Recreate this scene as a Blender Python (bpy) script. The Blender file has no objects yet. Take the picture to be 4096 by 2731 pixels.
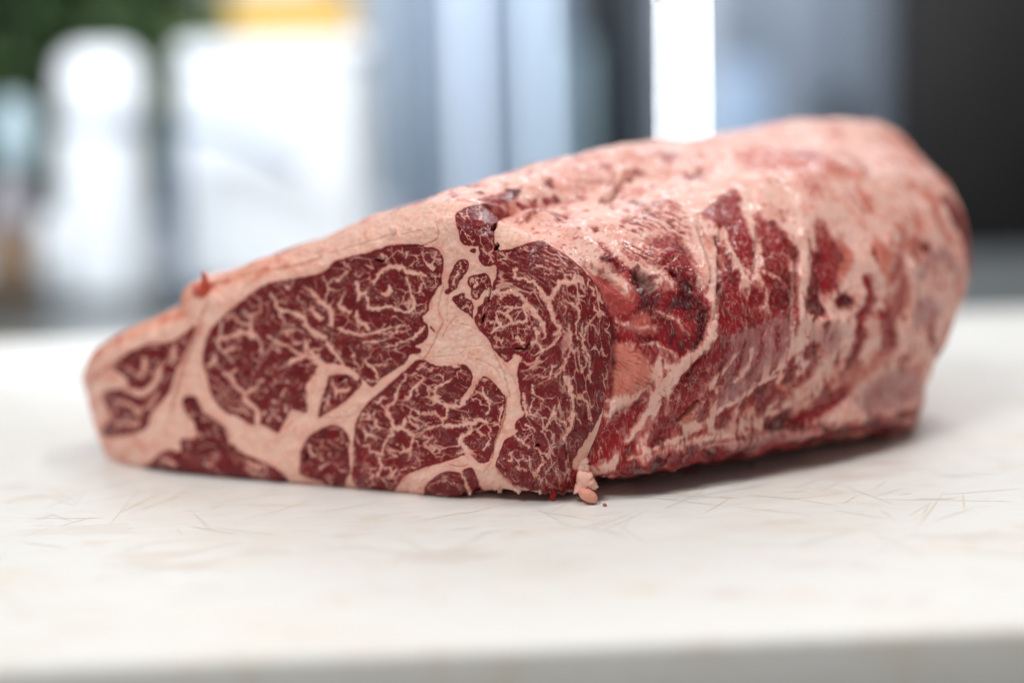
import bpy, bmesh, math, random
import numpy as np
from mathutils import Matrix, Vector

random.seed(7)
sc = bpy.context.scene
COL = sc.collection

# ------------------------------------------------------------------ camera
CAM_H = 0.24                       # metres above the board top (board top is z = 0)
PITCH = math.atan((1365.5 - 183.0) / 6826.67)
ROLL = math.radians(1.5)
FPX = 6826.67                      # 60 mm on a 36 mm sensor, in pixels of the 4096 px wide photograph
cp, sp = math.cos(PITCH), math.sin(PITCH)
FWD = np.array([0, cp, -sp]); R0 = np.array([1.0, 0, 0]); U0 = np.array([0, sp, cp])
RGT = math.cos(ROLL) * R0 - math.sin(ROLL) * U0
UPV = math.sin(ROLL) * R0 + math.cos(ROLL) * U0
CPOS = np.array([0.0, 0.0, CAM_H])
cd = bpy.data.cameras.new('camera'); cam = bpy.data.objects.new('camera', cd); COL.objects.link(cam)
cd.lens = 60; cd.sensor_width = 36; cd.clip_start = 0.01; cd.clip_end = 50
cd.dof.use_dof = True; cd.dof.focus_distance = 0.897; cd.dof.aperture_fstop = 1.28; cd.dof.aperture_blades = 0
m = Matrix.Identity(4)
for i in range(3):
    m[i][0] = RGT[i]; m[i][1] = UPV[i]; m[i][2] = -FWD[i]; m[i][3] = CPOS[i]
cam.matrix_world = m
sc.camera = cam

# ------------------------------------------------------------------ world and lamps
w = bpy.data.worlds.new('World'); sc.world = w; w.use_nodes = True
bg = w.node_tree.nodes['Background']
bg.inputs[0].default_value = (1.0, 0.98, 0.93, 1); bg.inputs[1].default_value = 0.19

def area(name, loc, aim, sx, sy, watts, col):
    l = bpy.data.lights.new(name, 'AREA'); l.shape = 'RECTANGLE'; l.size = sx; l.size_y = sy
    l.energy = watts; l.color = col
    o = bpy.data.objects.new(name, l); COL.objects.link(o); o.location = loc
    d = Vector(aim) - Vector(loc)
    o.rotation_euler = d.to_track_quat('-Z', 'Y').to_euler()
    return o
area('tube_lamp', (0.20, 0.62, 1.55), (0.08, 0.85, 0.0), 1.3, 0.05, 6.8, (1.0, 0.985, 0.965))
area('tube_lamp', (0.55, 1.10, 1.55), (0.12, 1.0, 0.0), 1.3, 0.05, 6.8, (1.0, 0.985, 0.965))
area('fill_lamp', (-1.0, -0.3, 2.05), (0.0, 0.9, 0.05), 1.0, 0.6, 30.5, (1.0, 0.98, 0.955))  # soft front-left fill, added to brighten the cut face
area('fill_lamp', (-0.50, 1.50, 0.62), (-0.45, 2.15, 0.16), 0.9, 0.30, 7.6, (0.86, 0.93, 1.0))  # unseen low lamp added to brighten the white shapes at left
area('fill_lamp', (0.35, 2.85, 1.20), (0.35, 3.5, 0.20), 2.0, 0.5, 36, (0.90, 0.95, 1.0))  # unseen lamp added to light the fridge panels
area('back_fill', (0.1, 3.1, 1.75), (0.05, 1.1, 0.0), 2.8, 1.3, 30, (0.92, 0.96, 1.0))  # broad unseen backlight, added for sheen on board and roast top

vs = sc.view_settings
vs.view_transform = 'Standard'; vs.look = 'None'; vs.exposure = 0.0; vs.gamma = 1.0; vs.use_curve_mapping = False
sc.cycles.use_denoising = True; sc.cycles.use_adaptive_sampling = False
sc.cycles.max_bounces = 8

# ------------------------------------------------------------------ helpers
def srgb(r, g, b):
    f = lambda c: (c / 255 / 12.92) if c / 255 <= 0.04045 else ((c / 255 + 0.055) / 1.055) ** 2.4
    return np.array([f(r), f(g), f(b)])

def rays(P):
    P = np.atleast_2d(np.asarray(P, float))
    dx = (P[:, 0] - 2048) / FPX; dy = -(P[:, 1] - 1365.5) / FPX
    return FWD[None] + dx[:, None] * RGT[None] + dy[:, None] * UPV[None]

def at_plane(P, q, n):                 # pixel of the photograph -> point on a plane
    d = rays(P); t = ((q - CPOS) @ n) / (d @ n)
    return CPOS + d * t[:, None]

def at_y(P, Y):
    d = rays(P); t = np.asarray(Y, float) / d[:, 1]
    return CPOS + d * np.reshape(t, (-1, 1))

def proj(V):
    r = V - CPOS; z = r @ FWD
    return np.stack([2048 + FPX * (r @ RGT) / z, 1365.5 - FPX * (r @ UPV) / z], -1)

def hashi(ix, iy, iz, seed):
    h = (ix.astype(np.int64) * 374761393 + iy.astype(np.int64) * 668265263 + iz.astype(np.int64) * 2147483647 + seed * 974711) & 0x7fffffff
    h = ((h ^ (h >> 13)) * 1274126177) & 0x7fffffff
    h = ((h ^ (h >> 16)) * 1103515245 + 12345) & 0x7fffffff
    return ((h ^ (h >> 15)) & 0xffffff) / float(0x1000000)

def vnoise2(x, y, seed=0):             # gradient noise, about -1..1
    xi = np.floor(x); yi = np.floor(y); fx = x - xi; fy = y - yi
    u = fx * fx * fx * (fx * (fx * 6 - 15) + 10); v = fy * fy * fy * (fy * (fy * 6 - 15) + 10)
    z = np.zeros_like(xi, dtype=np.int64); out = 0
    for a in (0, 1):
        for b in (0, 1):
            ang = hashi(xi + a, yi + b, z, seed) * 2 * math.pi
            g = np.cos(ang) * (fx - a) + np.sin(ang) * (fy - b)
            out = out + g * (u if a else 1 - u) * (v if b else 1 - v)
    return out * 1.5

def fbm2(x, y, seed=0, oct=3, gain=0.5):
    s = 0; a = 1.0
    for o in range(oct):
        s = s + a * vnoise2(x * 2 ** o, y * 2 ** o, seed + 17 * o); a *= gain
    return s

def vnoise3(p, seed=0):
    pi = np.floor(p); f = p - pi; u = f * f * f * (f * (f * 6 - 15) + 10); out = 0
    for a in (0, 1):
        for b in (0, 1):
            for c in (0, 1):
                h1 = hashi(pi[:, 0] + a, pi[:, 1] + b, pi[:, 2] + c, seed)
                h2 = hashi(pi[:, 0] + a, pi[:, 1] + b, pi[:, 2] + c, seed + 5)
                t = h1 * 2 * math.pi; zz = h2 * 2 - 1; rr = np.sqrt(np.maximum(0, 1 - zz * zz))
                g = rr * np.cos(t) * (f[:, 0] - a) + rr * np.sin(t) * (f[:, 1] - b) + zz * (f[:, 2] - c)
                out = out + g * (u[:, 0] if a else 1 - u[:, 0]) * (u[:, 1] if b else 1 - u[:, 1]) * (u[:, 2] if c else 1 - u[:, 2])
    return out * 1.5

def fbm3(p, seed=0, oct=3, gain=0.5):
    s = 0; a = 1.0
    for o in range(oct):
        s = s + a * vnoise3(p * 2 ** o, seed + 31 * o); a *= gain
    return s

def worley2(x, y, seed=0):
    xi = np.floor(x); yi = np.floor(y)
    f1 = np.full(x.shape, 9.0); f2 = f1.copy(); z = np.zeros(x.shape, np.int64)
    for a in (-1, 0, 1):
        for b in (-1, 0, 1):
            px = xi + a + hashi(xi + a, yi + b, z, seed) * 0.95
            py = yi + b + hashi(xi + a, yi + b, z, seed + 3) * 0.95
            d = np.hypot(x - px, y - py)
            f2 = np.minimum(f2, np.maximum(f1, d)); f1 = np.minimum(f1, d)
    return f1, f2

def ss(e0, e1, x):
    t = np.clip((x - e0) / (e1 - e0), 0, 1); return t * t * (3 - 2 * t)

def mixc(a, b, t):
    return a * (1 - t[:, None]) + b * t[:, None]

def resample(P, n):
    P = np.asarray(P, float); d = np.r_[0, np.cumsum(np.linalg.norm(np.diff(P, axis=0), axis=1))]
    t = np.linspace(0, d[-1], n)
    return np.stack([np.interp(t, d, P[:, k]) for k in range(P.shape[1])], -1)

def smooth_poly(P, n, it=2):           # resample and round corners a little (open polyline)
    Q = resample(P, n)
    for _ in range(it):
        Q[1:-1] = 0.25 * Q[:-2] + 0.5 * Q[1:-1] + 0.25 * Q[2:]
    return Q

def mesh_obj(name, V, F, mat, parent=None, smooth=True, attrs=None, normals=None):
    """V (n,3), F (k,3|4) -> one mesh object"""
    V = np.asarray(V, np.float32); F = np.asarray(F, np.int32); k, c = F.shape
    me = bpy.data.meshes.new(name)
    me.vertices.add(len(V)); me.vertices.foreach_set('co', V.ravel())
    me.loops.add(k * c); me.loops.foreach_set('vertex_index', F.ravel())
    me.polygons.add(k); me.polygons.foreach_set('loop_start', np.arange(0, k * c, c, dtype=np.int32))
    me.polygons.foreach_set('use_smooth', np.full(k, smooth))
    me.update(calc_edges=True); me.validate()
    for an, (kind, data) in (attrs or {}).items():
        a = me.attributes.new(an, kind, 'POINT')
        if kind == 'FLOAT_COLOR':
            d = np.ones((len(V), 4), np.float32); d[:, :3] = data; a.data.foreach_set('color', d.ravel())
        else:
            a.data.foreach_set('value', np.asarray(data, np.float32))
    if normals is not None:
        me.normals_split_custom_set_from_vertices(np.asarray(normals, np.float32).tolist())
    me.materials.append(mat)
    o = bpy.data.objects.new(name, me); COL.objects.link(o)
    if parent is not None: o.parent = parent
    return o

def bm_obj(name, bm, mat, parent=None, smooth=True):
    me = bpy.data.meshes.new(name); bm.normal_update(); bm.to_mesh(me); bm.free()
    for p in me.polygons: p.use_smooth = smooth
    me.materials.append(mat)
    o = bpy.data.objects.new(name, me); COL.objects.link(o)
    if parent is not None: o.parent = parent
    return o

def tag(o, label=None, cat=None, group=None, kind=None):
    if label: o['label'] = label
    if cat: o['category'] = cat
    if group: o['group'] = group
    if kind: o['kind'] = kind
    return o

def empty(name, loc=(0, 0, 0)):
    o = bpy.data.objects.new(name, None); COL.objects.link(o); o.location = loc; o.empty_display_size = 0.05
    return o

def pmat(name, col=(0.8, 0.8, 0.8), rough=0.5, metal=0.0, spec=0.5):
    mt = bpy.data.materials.new(name); mt.use_nodes = True
    b = mt.node_tree.nodes['Principled BSDF']
    b.inputs['Base Color'].default_value = (*[float(c) for c in col], 1)
    b.inputs['Roughness'].default_value = rough; b.inputs['Metallic'].default_value = metal
    b.inputs['Specular IOR Level'].default_value = spec
    return mt

def noisy(mt, c1, c2, scale, stretch=(1, 1, 1), detail=4, lo=0.35, hi=0.65, bump=0.0):
    nt = mt.node_tree; N = nt.nodes; L = nt.links; b = N['Principled BSDF']
    tc = N.new('ShaderNodeTexCoord'); mp = N.new('ShaderNodeMapping'); mp.inputs['Scale'].default_value = stretch
    nz = N.new('ShaderNodeTexNoise'); nz.inputs['Scale'].default_value = scale; nz.inputs['Detail'].default_value = detail
    rp = N.new('ShaderNodeValToRGB'); rp.color_ramp.elements[0].position = lo; rp.color_ramp.elements[1].position = hi
    rp.color_ramp.elements[0].color = (*c1, 1); rp.color_ramp.elements[1].color = (*c2, 1)
    L.new(tc.outputs['Object'], mp.inputs[0]); L.new(mp.outputs[0], nz.inputs['Vector'])
    L.new(nz.outputs[0], rp.inputs[0]); L.new(rp.outputs[0], b.inputs['Base Color'])
    if bump:
        bp = N.new('ShaderNodeBump'); bp.inputs['Strength'].default_value = bump; bp.inputs['Distance'].default_value = 0.001
        L.new(nz.outputs[0], bp.inputs['Height']); L.new(bp.outputs[0], b.inputs['Normal'])
    return mt

def box_bm(x0, x1, y0, y1, z0, z1, bev=0.0, seg=2):
    bm = bmesh.new(); bmesh.ops.create_cube(bm, size=1)
    for v in bm.verts:
        v.co = Vector(((x0 + x1) / 2 + v.co.x * (x1 - x0), (y0 + y1) / 2 + v.co.y * (y1 - y0), (z0 + z1) / 2 + v.co.z * (z1 - z0)))
    if bev: bmesh.ops.bevel(bm, geom=bm.edges[:], offset=bev, segments=seg, affect='EDGES', profile=0.5)
    return bm

# ------------------------------------------------------------------ worktop and cutting board
YAW = math.radians(2.2)
def front_y():                                   # where the board's near edge crosses the picture's middle
    p = at_plane([(2048, 2590)], np.array([0, 0, 0.0]), np.array([0, 0, 1.0]))[0]; return p[1]
def back_y():
    p = at_plane([(2048, 1300)], np.array([0, 0, 0.0]), np.array([0, 0, 1.0]))[0]; return p[1]
BF, BB = front_y(), back_y()
steel = pmat('brushed_steel', (0.52, 0.54, 0.55), 0.32, 1.0)
noisy(steel, (0.27, 0.29, 0.29), (0.42, 0.44, 0.44), 14, (1, 14, 1), 3)
o = bm_obj('worktop', box_bm(-1.9, 1.9, 0.35, 2.24, -0.085, -0.045, 0.004), steel); tag(o, kind='structure')

mb = pmat('white_board', (0.86, 0.855, 0.84), 0.42)
nt = mb.node_tree; N = nt.nodes; L = nt.links; b = N['Principled BSDF']
tc = N.new('ShaderNodeTexCoord')
def nz(scale, stretch, detail=5, rough=0.6, dist=0.0):
    mp = N.new('ShaderNodeMapping'); mp.inputs['Scale'].default_value = stretch
    n = N.new('ShaderNodeTexNoise'); n.inputs['Scale'].default_value = scale; n.inputs['Detail'].default_value = detail
    n.inputs['Roughness'].default_value = rough; n.inputs['Distortion'].default_value = dist
    L.new(tc.outputs['Object'], mp.inputs[0]); L.new(mp.outputs[0], n.inputs['Vector']); return n.outputs[0]
def ramp(src, lo, hi, a=0.0, bb=1.0):
    r = N.new('ShaderNodeMapRange'); r.interpolation_type = 'SMOOTHSTEP'
    r.inputs[1].default_value = lo; r.inputs[2].default_value = hi; r.inputs[3].default_value = a; r.inputs[4].default_value = bb
    L.new(src, r.inputs[0]); return r.outputs[0]
def mixn(fac, c1, c2):
    x = N.new('ShaderNodeMix'); x.data_type = 'RGBA'; L.new(fac, x.inputs[0])
    for sock, c in ((x.inputs[6], c1), (x.inputs[7], c2)):
        if isinstance(c, tuple): sock.default_value = (*c, 1)
        else: L.new(c, sock)
    return x.outputs[2]
c = mixn(ramp(nz(9, (1, 1.6, 1)), 0.46, 0.76, 0, 0.6), (0.83, 0.825, 0.805), (0.79, 0.715, 0.61))
c = mixn(ramp(nz(22, (1, 2.2, 1), 6, 0.7, 0.6), 0.52, 0.78, 0, 0.7), c, (0.70, 0.57, 0.42))
c = mixn(ramp(nz(70, (1, 6, 1), 3), 0.5, 0.8, 0, 0.45), c, (0.70, 0.615, 0.51))
c = mixn(ramp(nz(6, (1.3, 1, 1), 3), 0.62, 0.85, 0, 0.18), c, (0.78, 0.62, 0.56))
L.new(c, b.inputs['Base Color'])
L.new(ramp(nz(30, (1, 3, 1)), 0.3, 0.7, 0.36, 0.55), b.inputs['Roughness'])
bp = N.new('ShaderNodeBump'); bp.inputs['Strength'].default_value = 0.25; bp.inputs['Distance'].default_value = 0.0006
L.new(nz(260, (1, 5, 1), 3), bp.inputs['Height']); L.new(bp.outputs[0], b.inputs['Normal'])
board = bm_obj('cutting_board', box_bm(-0.95, 0.95, 0, BB - BF, -0.0405, 0, 0.004, 3), mb)
board.location = (0, BF, 0); board.rotation_euler = (0, 0, YAW)
tag(board, 'scratched white plastic cutting board under the marbled beef', 'cutting board')

# knife cuts in the board, stained brown: thin strips just above the sheet, tone fading out at both ends
H = lambda *p: [(0 + x * .8707, 1700 + y * .8707) for x, y in p]
I = lambda *p: [(2048 + x * .8707, 1700 + y * .8707) for x, y in p]
CUTS = [(H((180,270),(350,350)), .5), (H((210,400),(340,445)), .6), (H((370,360),(760,290)), .45), (H((490,470),(640,290)), .55), (H((610,400),(780,340),(930,250)), .6),
        (H((1120,430),(1290,390),(1440,340)), .7), (H((1180,335),(1270,285)), .4), (H((810,470),(840,510)), .4), (H((960,390),(1030,360)), .3), (H((90,520),(250,460)), .4),
        (H((1840,520),(1990,590)), .4), (H((1930,440),(2100,405),(2200,395)), .5), (H((560,300),(900,310)), .25), (H((1480,400),(1760,350)), .25),
        (I((880,405),(1010,330)), .8), (I((860,310),(930,250)), .55), (I((850,310),(890,330)), .4), (I((1000,370),(1380,415)), .5), (I((640,330),(1000,375)), .6), (I((460,330),(860,340)), .5),
        (I((1280,335),(1500,370)), .4), (I((1420,300),(1530,250)), .5), (I((1850,480),(1990,300)), .65), (I((1880,420),(1920,360)), .4), (I((2070,310),(2080,390)), .5), (I((1940,440),(2120,380)), .4),
        (I((1690,385),(1760,435)), .5), (I((1650,300),(1730,250)), .5), (I((1660,330),(1790,290)), .4), (I((1480,390),(1730,430)), .4), (I((300,480),(450,430)), .45), (I((380,470),(540,520)), .35),
        (I((1960,320),(2352,290)), .4), (I((1700,340),(2300,350)), .3), (I((1000,290),(1120,230)), .4), (I((420,310),(780,350)), .5), (I((520,300),(900,330)), .4)]
Zn = np.array([0, 0, 1.0]); O0 = np.zeros(3)
cv, cf, cc = [], [], []
base_c = np.array([0.815, 0.795, 0.76]); cut_c = np.array([0.66, 0.42, 0.19])
def add_cut(pts3, wid, tone):
    P = resample(pts3[:, :2], 9); d = np.gradient(P, axis=0); d /= np.linalg.norm(d, axis=1)[:, None] + 1e-9
    nrm = np.stack([-d[:, 1], d[:, 0]], -1); t = np.linspace(0, 1, 9); prof = np.sin(np.pi * np.clip(t, .02, .98)) ** .6
    P = P + nrm * (np.sin(t * 3.1 + random.random() * 6) * np.linalg.norm(P[-1] - P[0]) * 0.004)[:, None]
    base = len(cv); zc = .00006 + 0.4e-6 * (base / 18)
    for k in range(9):
        for sgn in (-1, 1):
            q = P[k] + nrm[k] * sgn * wid * 0.5 * max(prof[k], .15)
            cv.append((q[0], q[1], zc)); f = tone * prof[k] ; cc.append(base_c * (1 - f) + cut_c * f)
    for k in range(8): cf.append((base + 2 * k, base + 2 * k + 2, base + 2 * k + 3, base + 2 * k + 1))
for pts, tone in CUTS:
    add_cut(at_plane(pts, O0, Zn), random.uniform(.0008, .0014), min(1, tone * .55))
for k in range(260):
    x = random.uniform(-.42, .45); y = random.triangular(BF + .05, BB - .12, .84); a = random.gauss(0.35, .5) if random.random() < .6 else random.uniform(-1.5, 1.5)
    l = random.uniform(.008, .05); w_ = random.uniform(.0005, .0011)
    add_cut(np.array([[x, y, 0], [x + l * math.cos(a), y + l * math.sin(a), 0]]), w_, random.uniform(.04, .13))
def smear(px, rx, ry, tone, col_):                  # thin dried smear, fading out to its rim
    c0 = at_plane([px], O0, Zn)[0]; base = len(cv); zc = .00003 + 1.5e-6 * len(smears); smears.append(1); cv.append((c0[0], c0[1], zc)); cc.append(base_c * (1 - tone) + col_ * tone); n = 28
    for rr, f in ((.45, .75), (.8, .3), (1.0, 0.0)):
        for k in range(n):
            a = 2 * math.pi * k / n; j = 1 + .22 * math.sin(3 * a + px[0]) + .15 * math.sin(7 * a + px[1])
            cv.append((c0[0] + rx * rr * j * math.cos(a), c0[1] + ry * rr * j * math.sin(a), zc)); cc.append(base_c * (1 - tone * f) + col_ * tone * f)
    for k in range(n): cf.append((base, base + 1 + k, base + 1 + (k + 1) % n, base))
    for r_2 in (0, 1):
        for k in range(n):
            a0 = base + 1 + r_2 * n + k; a1 = base + 1 + r_2 * n + (k + 1) % n; cf.append((a0, a0 + n, a1 + n, a1))
smears = []
pinkc = np.array([.62, .30, .24]); tanc = np.array([.70, .52, .34])
for px, rx, ry, tone, c_ in ((I((1700,175))[0], .020, .006, .30, pinkc), (I((1560,235))[0], .024, .010, .22, pinkc), (I((1980,115))[0], .012, .004, .30, tanc), (I((1340,175))[0], .010, .006, .35, tanc), (I((1300,215))[0], .03, .012, .14, pinkc), (I((1000,775))[0], .010, .006, .16, pinkc), (I((1870,800))[0], .008, .006, .16, pinkc), (I((1650,810))[0], .007, .006, .12, pinkc), (H((700,600))[0], .022, .010, .22, tanc), (H((820,650))[0], .020, .007, .22, tanc), (H((1200,580))[0], .012, .006, .18, tanc), (H((380,480))[0], .03, .010, .16, tanc), (H((2050,600))[0], .026, .010, .18, tanc), (I((2150,510))[0], .028, .008, .20, tanc)):
    smear(px, rx, ry, tone, c_)
mk = mb.copy(); mk.name = 'knife_mark'          # same plastic, stained
at = mk.node_tree.nodes.new('ShaderNodeAttribute'); at.attribute_name = 'col'
mk.node_tree.links.new(at.outputs['Color'], mk.node_tree.nodes['Principled BSDF'].inputs['Base Color'])
tri = [t_ for f in cf for t_ in ((f[0], f[1], f[2]), (f[0], f[2], f[3])) if len(set(t_)) == 3]
km = mesh_obj('knife_marks', np.array(cv), np.array(tri), mk, attrs={'col': ('FLOAT_COLOR', np.array(cc))})
km.parent = board; km.matrix_parent_inverse = Matrix.LocRotScale(board.location, board.rotation_euler, None).inverted()
tag(km, kind='stuff')
# ------------------------------------------------------------------ the beef roast: shape
K = 1.7415
def ZM(x0, y0, k): return lambda *p: [(x0 + x * k, y0 + y * k) for x, y in p]
A = ZM(700, 900, .28694); B = ZM(1200, 900, .28694); C = ZM(700, 1300, .28694); D = ZM(1200, 1300, .28694)
E = ZM(1700, 1550, .33477); F_ = ZM(1100, 1600, .29762); G = ZM(1750, 1000, .33477)
LZ = ZM(300, 900, .70175); MZ = ZM(1100, 900, .70175); NZ = ZM(1700, 700, .5102); OZ = ZM(1700, 1300, .5102)
PZ = ZM(2400, 450, .65901); QZ = ZM(2400, 1000, .65901); S2 = ZM(0, 0, K)

bottom = [(461,1875),(637,1882),(791,1910),(1107,1939),(1234,1945),(1383,1960),(1546,1972),(1636,1979),(1700,1992),(1784,2004),(1834,2000),(1853,1974),(1928,1957),(2001,1955),(2122,1965),(2195,1970),(2212,1988),(2226,1972),(2276,1968),(2306,1968)]
right = [(2306,1968),(2318,1891),(2350,1820),(2392,1720),(2414,1626),(2430,1500),(2442,1400),(2440,1300),(2420,1220),(2385,1139),(2330,1075),(2250,1010),(2150,960),(2060,930),(2005,880)]
top = [(325,1510),(363,1419),(440,1356),(532,1307),(637,1265),(721,1223),(724,1190),(745,1148),(795,1121),(838,1128),(861,1115),(944,1085),(1016,1045),(1130,1013),(1300,952),(1401,911),(1500,878),(1600,845),(1700,818),(1800,806),(1890,812),(1950,835),(2005,880)]
left = [(461,1875),(412,1798),(370,1679),(349,1588),(325,1510)]

pA = at_plane([(470, 1880)], O0, Zn)[0]; pB = at_plane([(1760, 2003)], O0, Zn)[0]
fd = pB - pA; fd /= np.linalg.norm(fd)
up = np.array([0, 0, 1.0]); nf = np.cross(fd, up)          # points towards the camera side (-y)
if nf[1] > 0: nf = -nf
TILT = math.radians(5)
nf = nf * math.cos(TILT) + up * math.sin(TILT)
NU, NV = 940, 480
def catmull(P, sub=8):                        # rounded open curve through traced points
    P = np.asarray(P, float); Q = np.concatenate([2 * P[:1] - P[1:2], P, 2 * P[-1:] - P[-2:-1]]); out = []
    for k in range(1, len(Q) - 2):
        p0, p1, p2, p3 = Q[k - 1:k + 3]
        for t in np.linspace(0, 1, sub, endpoint=False):
            out.append(.5 * (2 * p1 + (p2 - p0) * t + (2 * p0 - 5 * p1 + 4 * p2 - p3) * t * t + (3 * p1 - p0 - 3 * p2 + p3) * t ** 3))
    return np.array(out + [P[-1]])
def coons(bot, top_, lef, rig, nu, nv):
    b_ = smooth_poly(bot, nu, 3); t_ = smooth_poly(catmull(top_), nu, 6); l_ = smooth_poly(catmull(lef), nv, 6); r_ = smooth_poly(catmull(rig), nv, 6)
    u = np.linspace(0, 1, nu)[:, None, None]; v = np.linspace(0, 1, nv)[None, :, None]
    P = (1 - v) * b_[:, None] + v * t_[:, None] + (1 - u) * l_[None] + u * r_[None]
    P -= (1 - u) * (1 - v) * b_[0] + u * (1 - v) * b_[-1] + (1 - u) * v * t_[0] + u * v * t_[-1]
    return P
Pf = coons(bottom, top, left, right, NU, NV)
uu, vv = np.meshgrid(np.linspace(0, 1, NU), np.linspace(0, 1, NV), indexing='ij')
bnd = lambda d, wd, amp: amp * np.clip(1 - d / wd, 0, 1) ** 2.2
off = bnd((1 - uu) * 1850, 330, 0.022) + bnd((1 - vv) * 900, 120, 0.012) + bnd(uu * 1850, 260, 0.020) + bnd(vv * 900, 75, 0.011)
d_ = rays(Pf.reshape(-1, 2)); nfv = nf
t_ = ((pB - CPOS) @ nfv - off.ravel()) / (d_ @ nfv)
Vf = (CPOS + d_ * t_[:, None]).reshape(NU, NV, 3)

# ring the body is lofted from
iR = np.arange(0, NV, 1); iT = np.r_[np.arange(NU - 1, 430, -2), np.arange(430, 0, -5)]; iL = np.arange(NV - 1, 0, -6); iB = np.arange(0, NU - 1, 6)
ring = np.concatenate([Vf[NU - 1, iR], Vf[iT[1:], NV - 1], Vf[0, iL], Vf[iB, 0]])
ring_px = proj(ring)
NR = len(ring)
arc = np.r_[0, np.cumsum(np.linalg.norm(np.diff(ring, axis=0), axis=1))]; total = arc[-1] + np.linalg.norm(ring[0] - ring[-1])

def ring_at(px): return int(np.argmin(np.linalg.norm(ring_px - np.array(px) * K, axis=1)))
def hermite(tk, Pk, t, period=None):
    tk = np.asarray(tk, float); Pk = np.asarray(Pk, float)
    if period:
        tk = np.r_[tk[-2:] - period, tk, tk[:2] + period]; Pk = np.concatenate([Pk[-2:], Pk, Pk[:2]])
    h = np.diff(tk); sl = np.diff(Pk, axis=0) / h[:, None]
    M = np.empty_like(Pk); M[1:-1] = (sl[:-1] * h[1:, None] + sl[1:] * h[:-1, None]) / (h[1:] + h[:-1])[:, None]; M[0] = sl[0]; M[-1] = sl[-1]
    i = np.clip(np.searchsorted(tk, t, side='right') - 1, 0, len(tk) - 2); x = ((t - tk[i]) / h[i])[:, None]; hh = h[i][:, None]
    return (2*x**3 - 3*x**2 + 1) * Pk[i] + (x**3 - 2*x**2 + x) * hh * M[i] + (-2*x**3 + 3*x**2) * Pk[i+1] + (x**3 - x**2) * hh * M[i+1]

curves = []      # (ring index, five points further and further back)
def vis(start, pts):
    i = ring_at(start); y0 = ring[i][1]
    curves.append((i, [at_y([(x * K, y * K)], [y0 + dy])[0] for x, y, dy in pts]))
i0 = ring_at((1325, 1128))
curves.append((i0, [at_plane([(x * K, y * K)], np.array([0, 0, .002]), Zn)[0] for x, y in ((1440,1076),(1620,1050),(1800,1034),(1970,1007),(2100,970))]))
vis_abs = ((1440,1084,.882),(1615,1048,.900),(1800,1008,.925),(1980,968,.955),(2110,937,1.012))
curves.append((ring_at((1368, 1060)), [at_y([(x * K, y * K)], [Y])[0] for x, y, Y in vis_abs]))
vis((1392, 990), ((1545,985,.010),(1700,950,.028),(1860,920,.055),(2010,890,.085),(2122,888,.13)))
vis((1405, 830), ((1570,830,.000),(1740,790,.020),(1900,750,.047),(2060,720,.085),(2180,760,.14)))
vis((1388, 700), ((1560,670,.006),(1740,620,.030),(1910,570,.063),(2080,545,.105),(2228,610,.16)))
vis((1315, 592), ((1500,540,.020),(1700,470,.050),(1880,420,.085),(2050,420,.125),(2200,475,.175)))
vis((1151, 508), ((1380,440,.040),(1600,378,.075),(1790,338,.110),(1975,332,.150),(2115,370,.19)))
vis((1050, 465), ((1235,386,.060),(1440,334,.105),(1650,310,.145),(1850,279,.180),(2030,296,.21)))
def hid(start, vec, dz):
    i = ring_at(start); s_ = (.2, .4, .6, .8, 1.0)
    curves.append((i, [ring[i] + np.array(vec) * s + np.array([0, 0, z]) for s, z in zip(s_, dz)]))
hid((900, 500), (.25, .25, 0), (.012, .016, .016, .012, .004))
hid((700, 575), (.24, .26, 0), (.012, .018, .020, .018, .010))
hid((480, 640), (.23, .27, 0), (.010, .018, .026, .026, .020))
hid((190, 860), (.24, .27, 0), (.012, .022, .030, .030, .026))
hid((262, 1076), (.25, .26, 0), (.0, .0, .0, .0, .0))
hid((700, 1120), (.24, .24, 0), (.0, .0, .0, .0, .0))
hid((1100, 1140), (.235, .2, 0), (.004, .002, .0, .0, .0))
curves.sort(key=lambda c: c[0])
ci = np.array([c[0] for c in curves]); ct = arc[ci]
stations = [ring]
for j in range(5):
    Pj = np.array([c[1][j] for c in curves]) - ring[ci]
    Dj = hermite(ct, Pj, arc, total)
    base = hermite(ct, ring[ci], arc, total)
    wgt = (0.55, 0.25, 0.1, 0.0, 0.0)[j]
    stations.append(base * (1 - wgt) + ring * wgt + Dj)
axis = np.array([.82, .57, 0])
cen = stations[-1].mean(0)
for sc_, ad in ((.80, .022), (.45, .036), (.0, .040)):
    stations.append(cen + (stations[5] - cen) * sc_ + axis * ad)
stations = np.array(stations); st_t = np.array([0, .2, .4, .6, .8, 1.0, 1.09, 1.17, 1.26])
NS = 470
sv = np.r_[np.linspace(0, 1.0, NS - 60), np.linspace(1.0, 1.26, 61)[1:]]
Vs = hermite(st_t, stations.reshape(len(stations), -1), sv).reshape(NS, NR, 3).transpose(1, 0, 2)   # (ring, s, 3)
Vs[..., 2] = np.maximum(Vs[..., 2], 0.0006)
Vf[..., 2] = np.maximum(Vf[..., 2], 0.0003)

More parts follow.
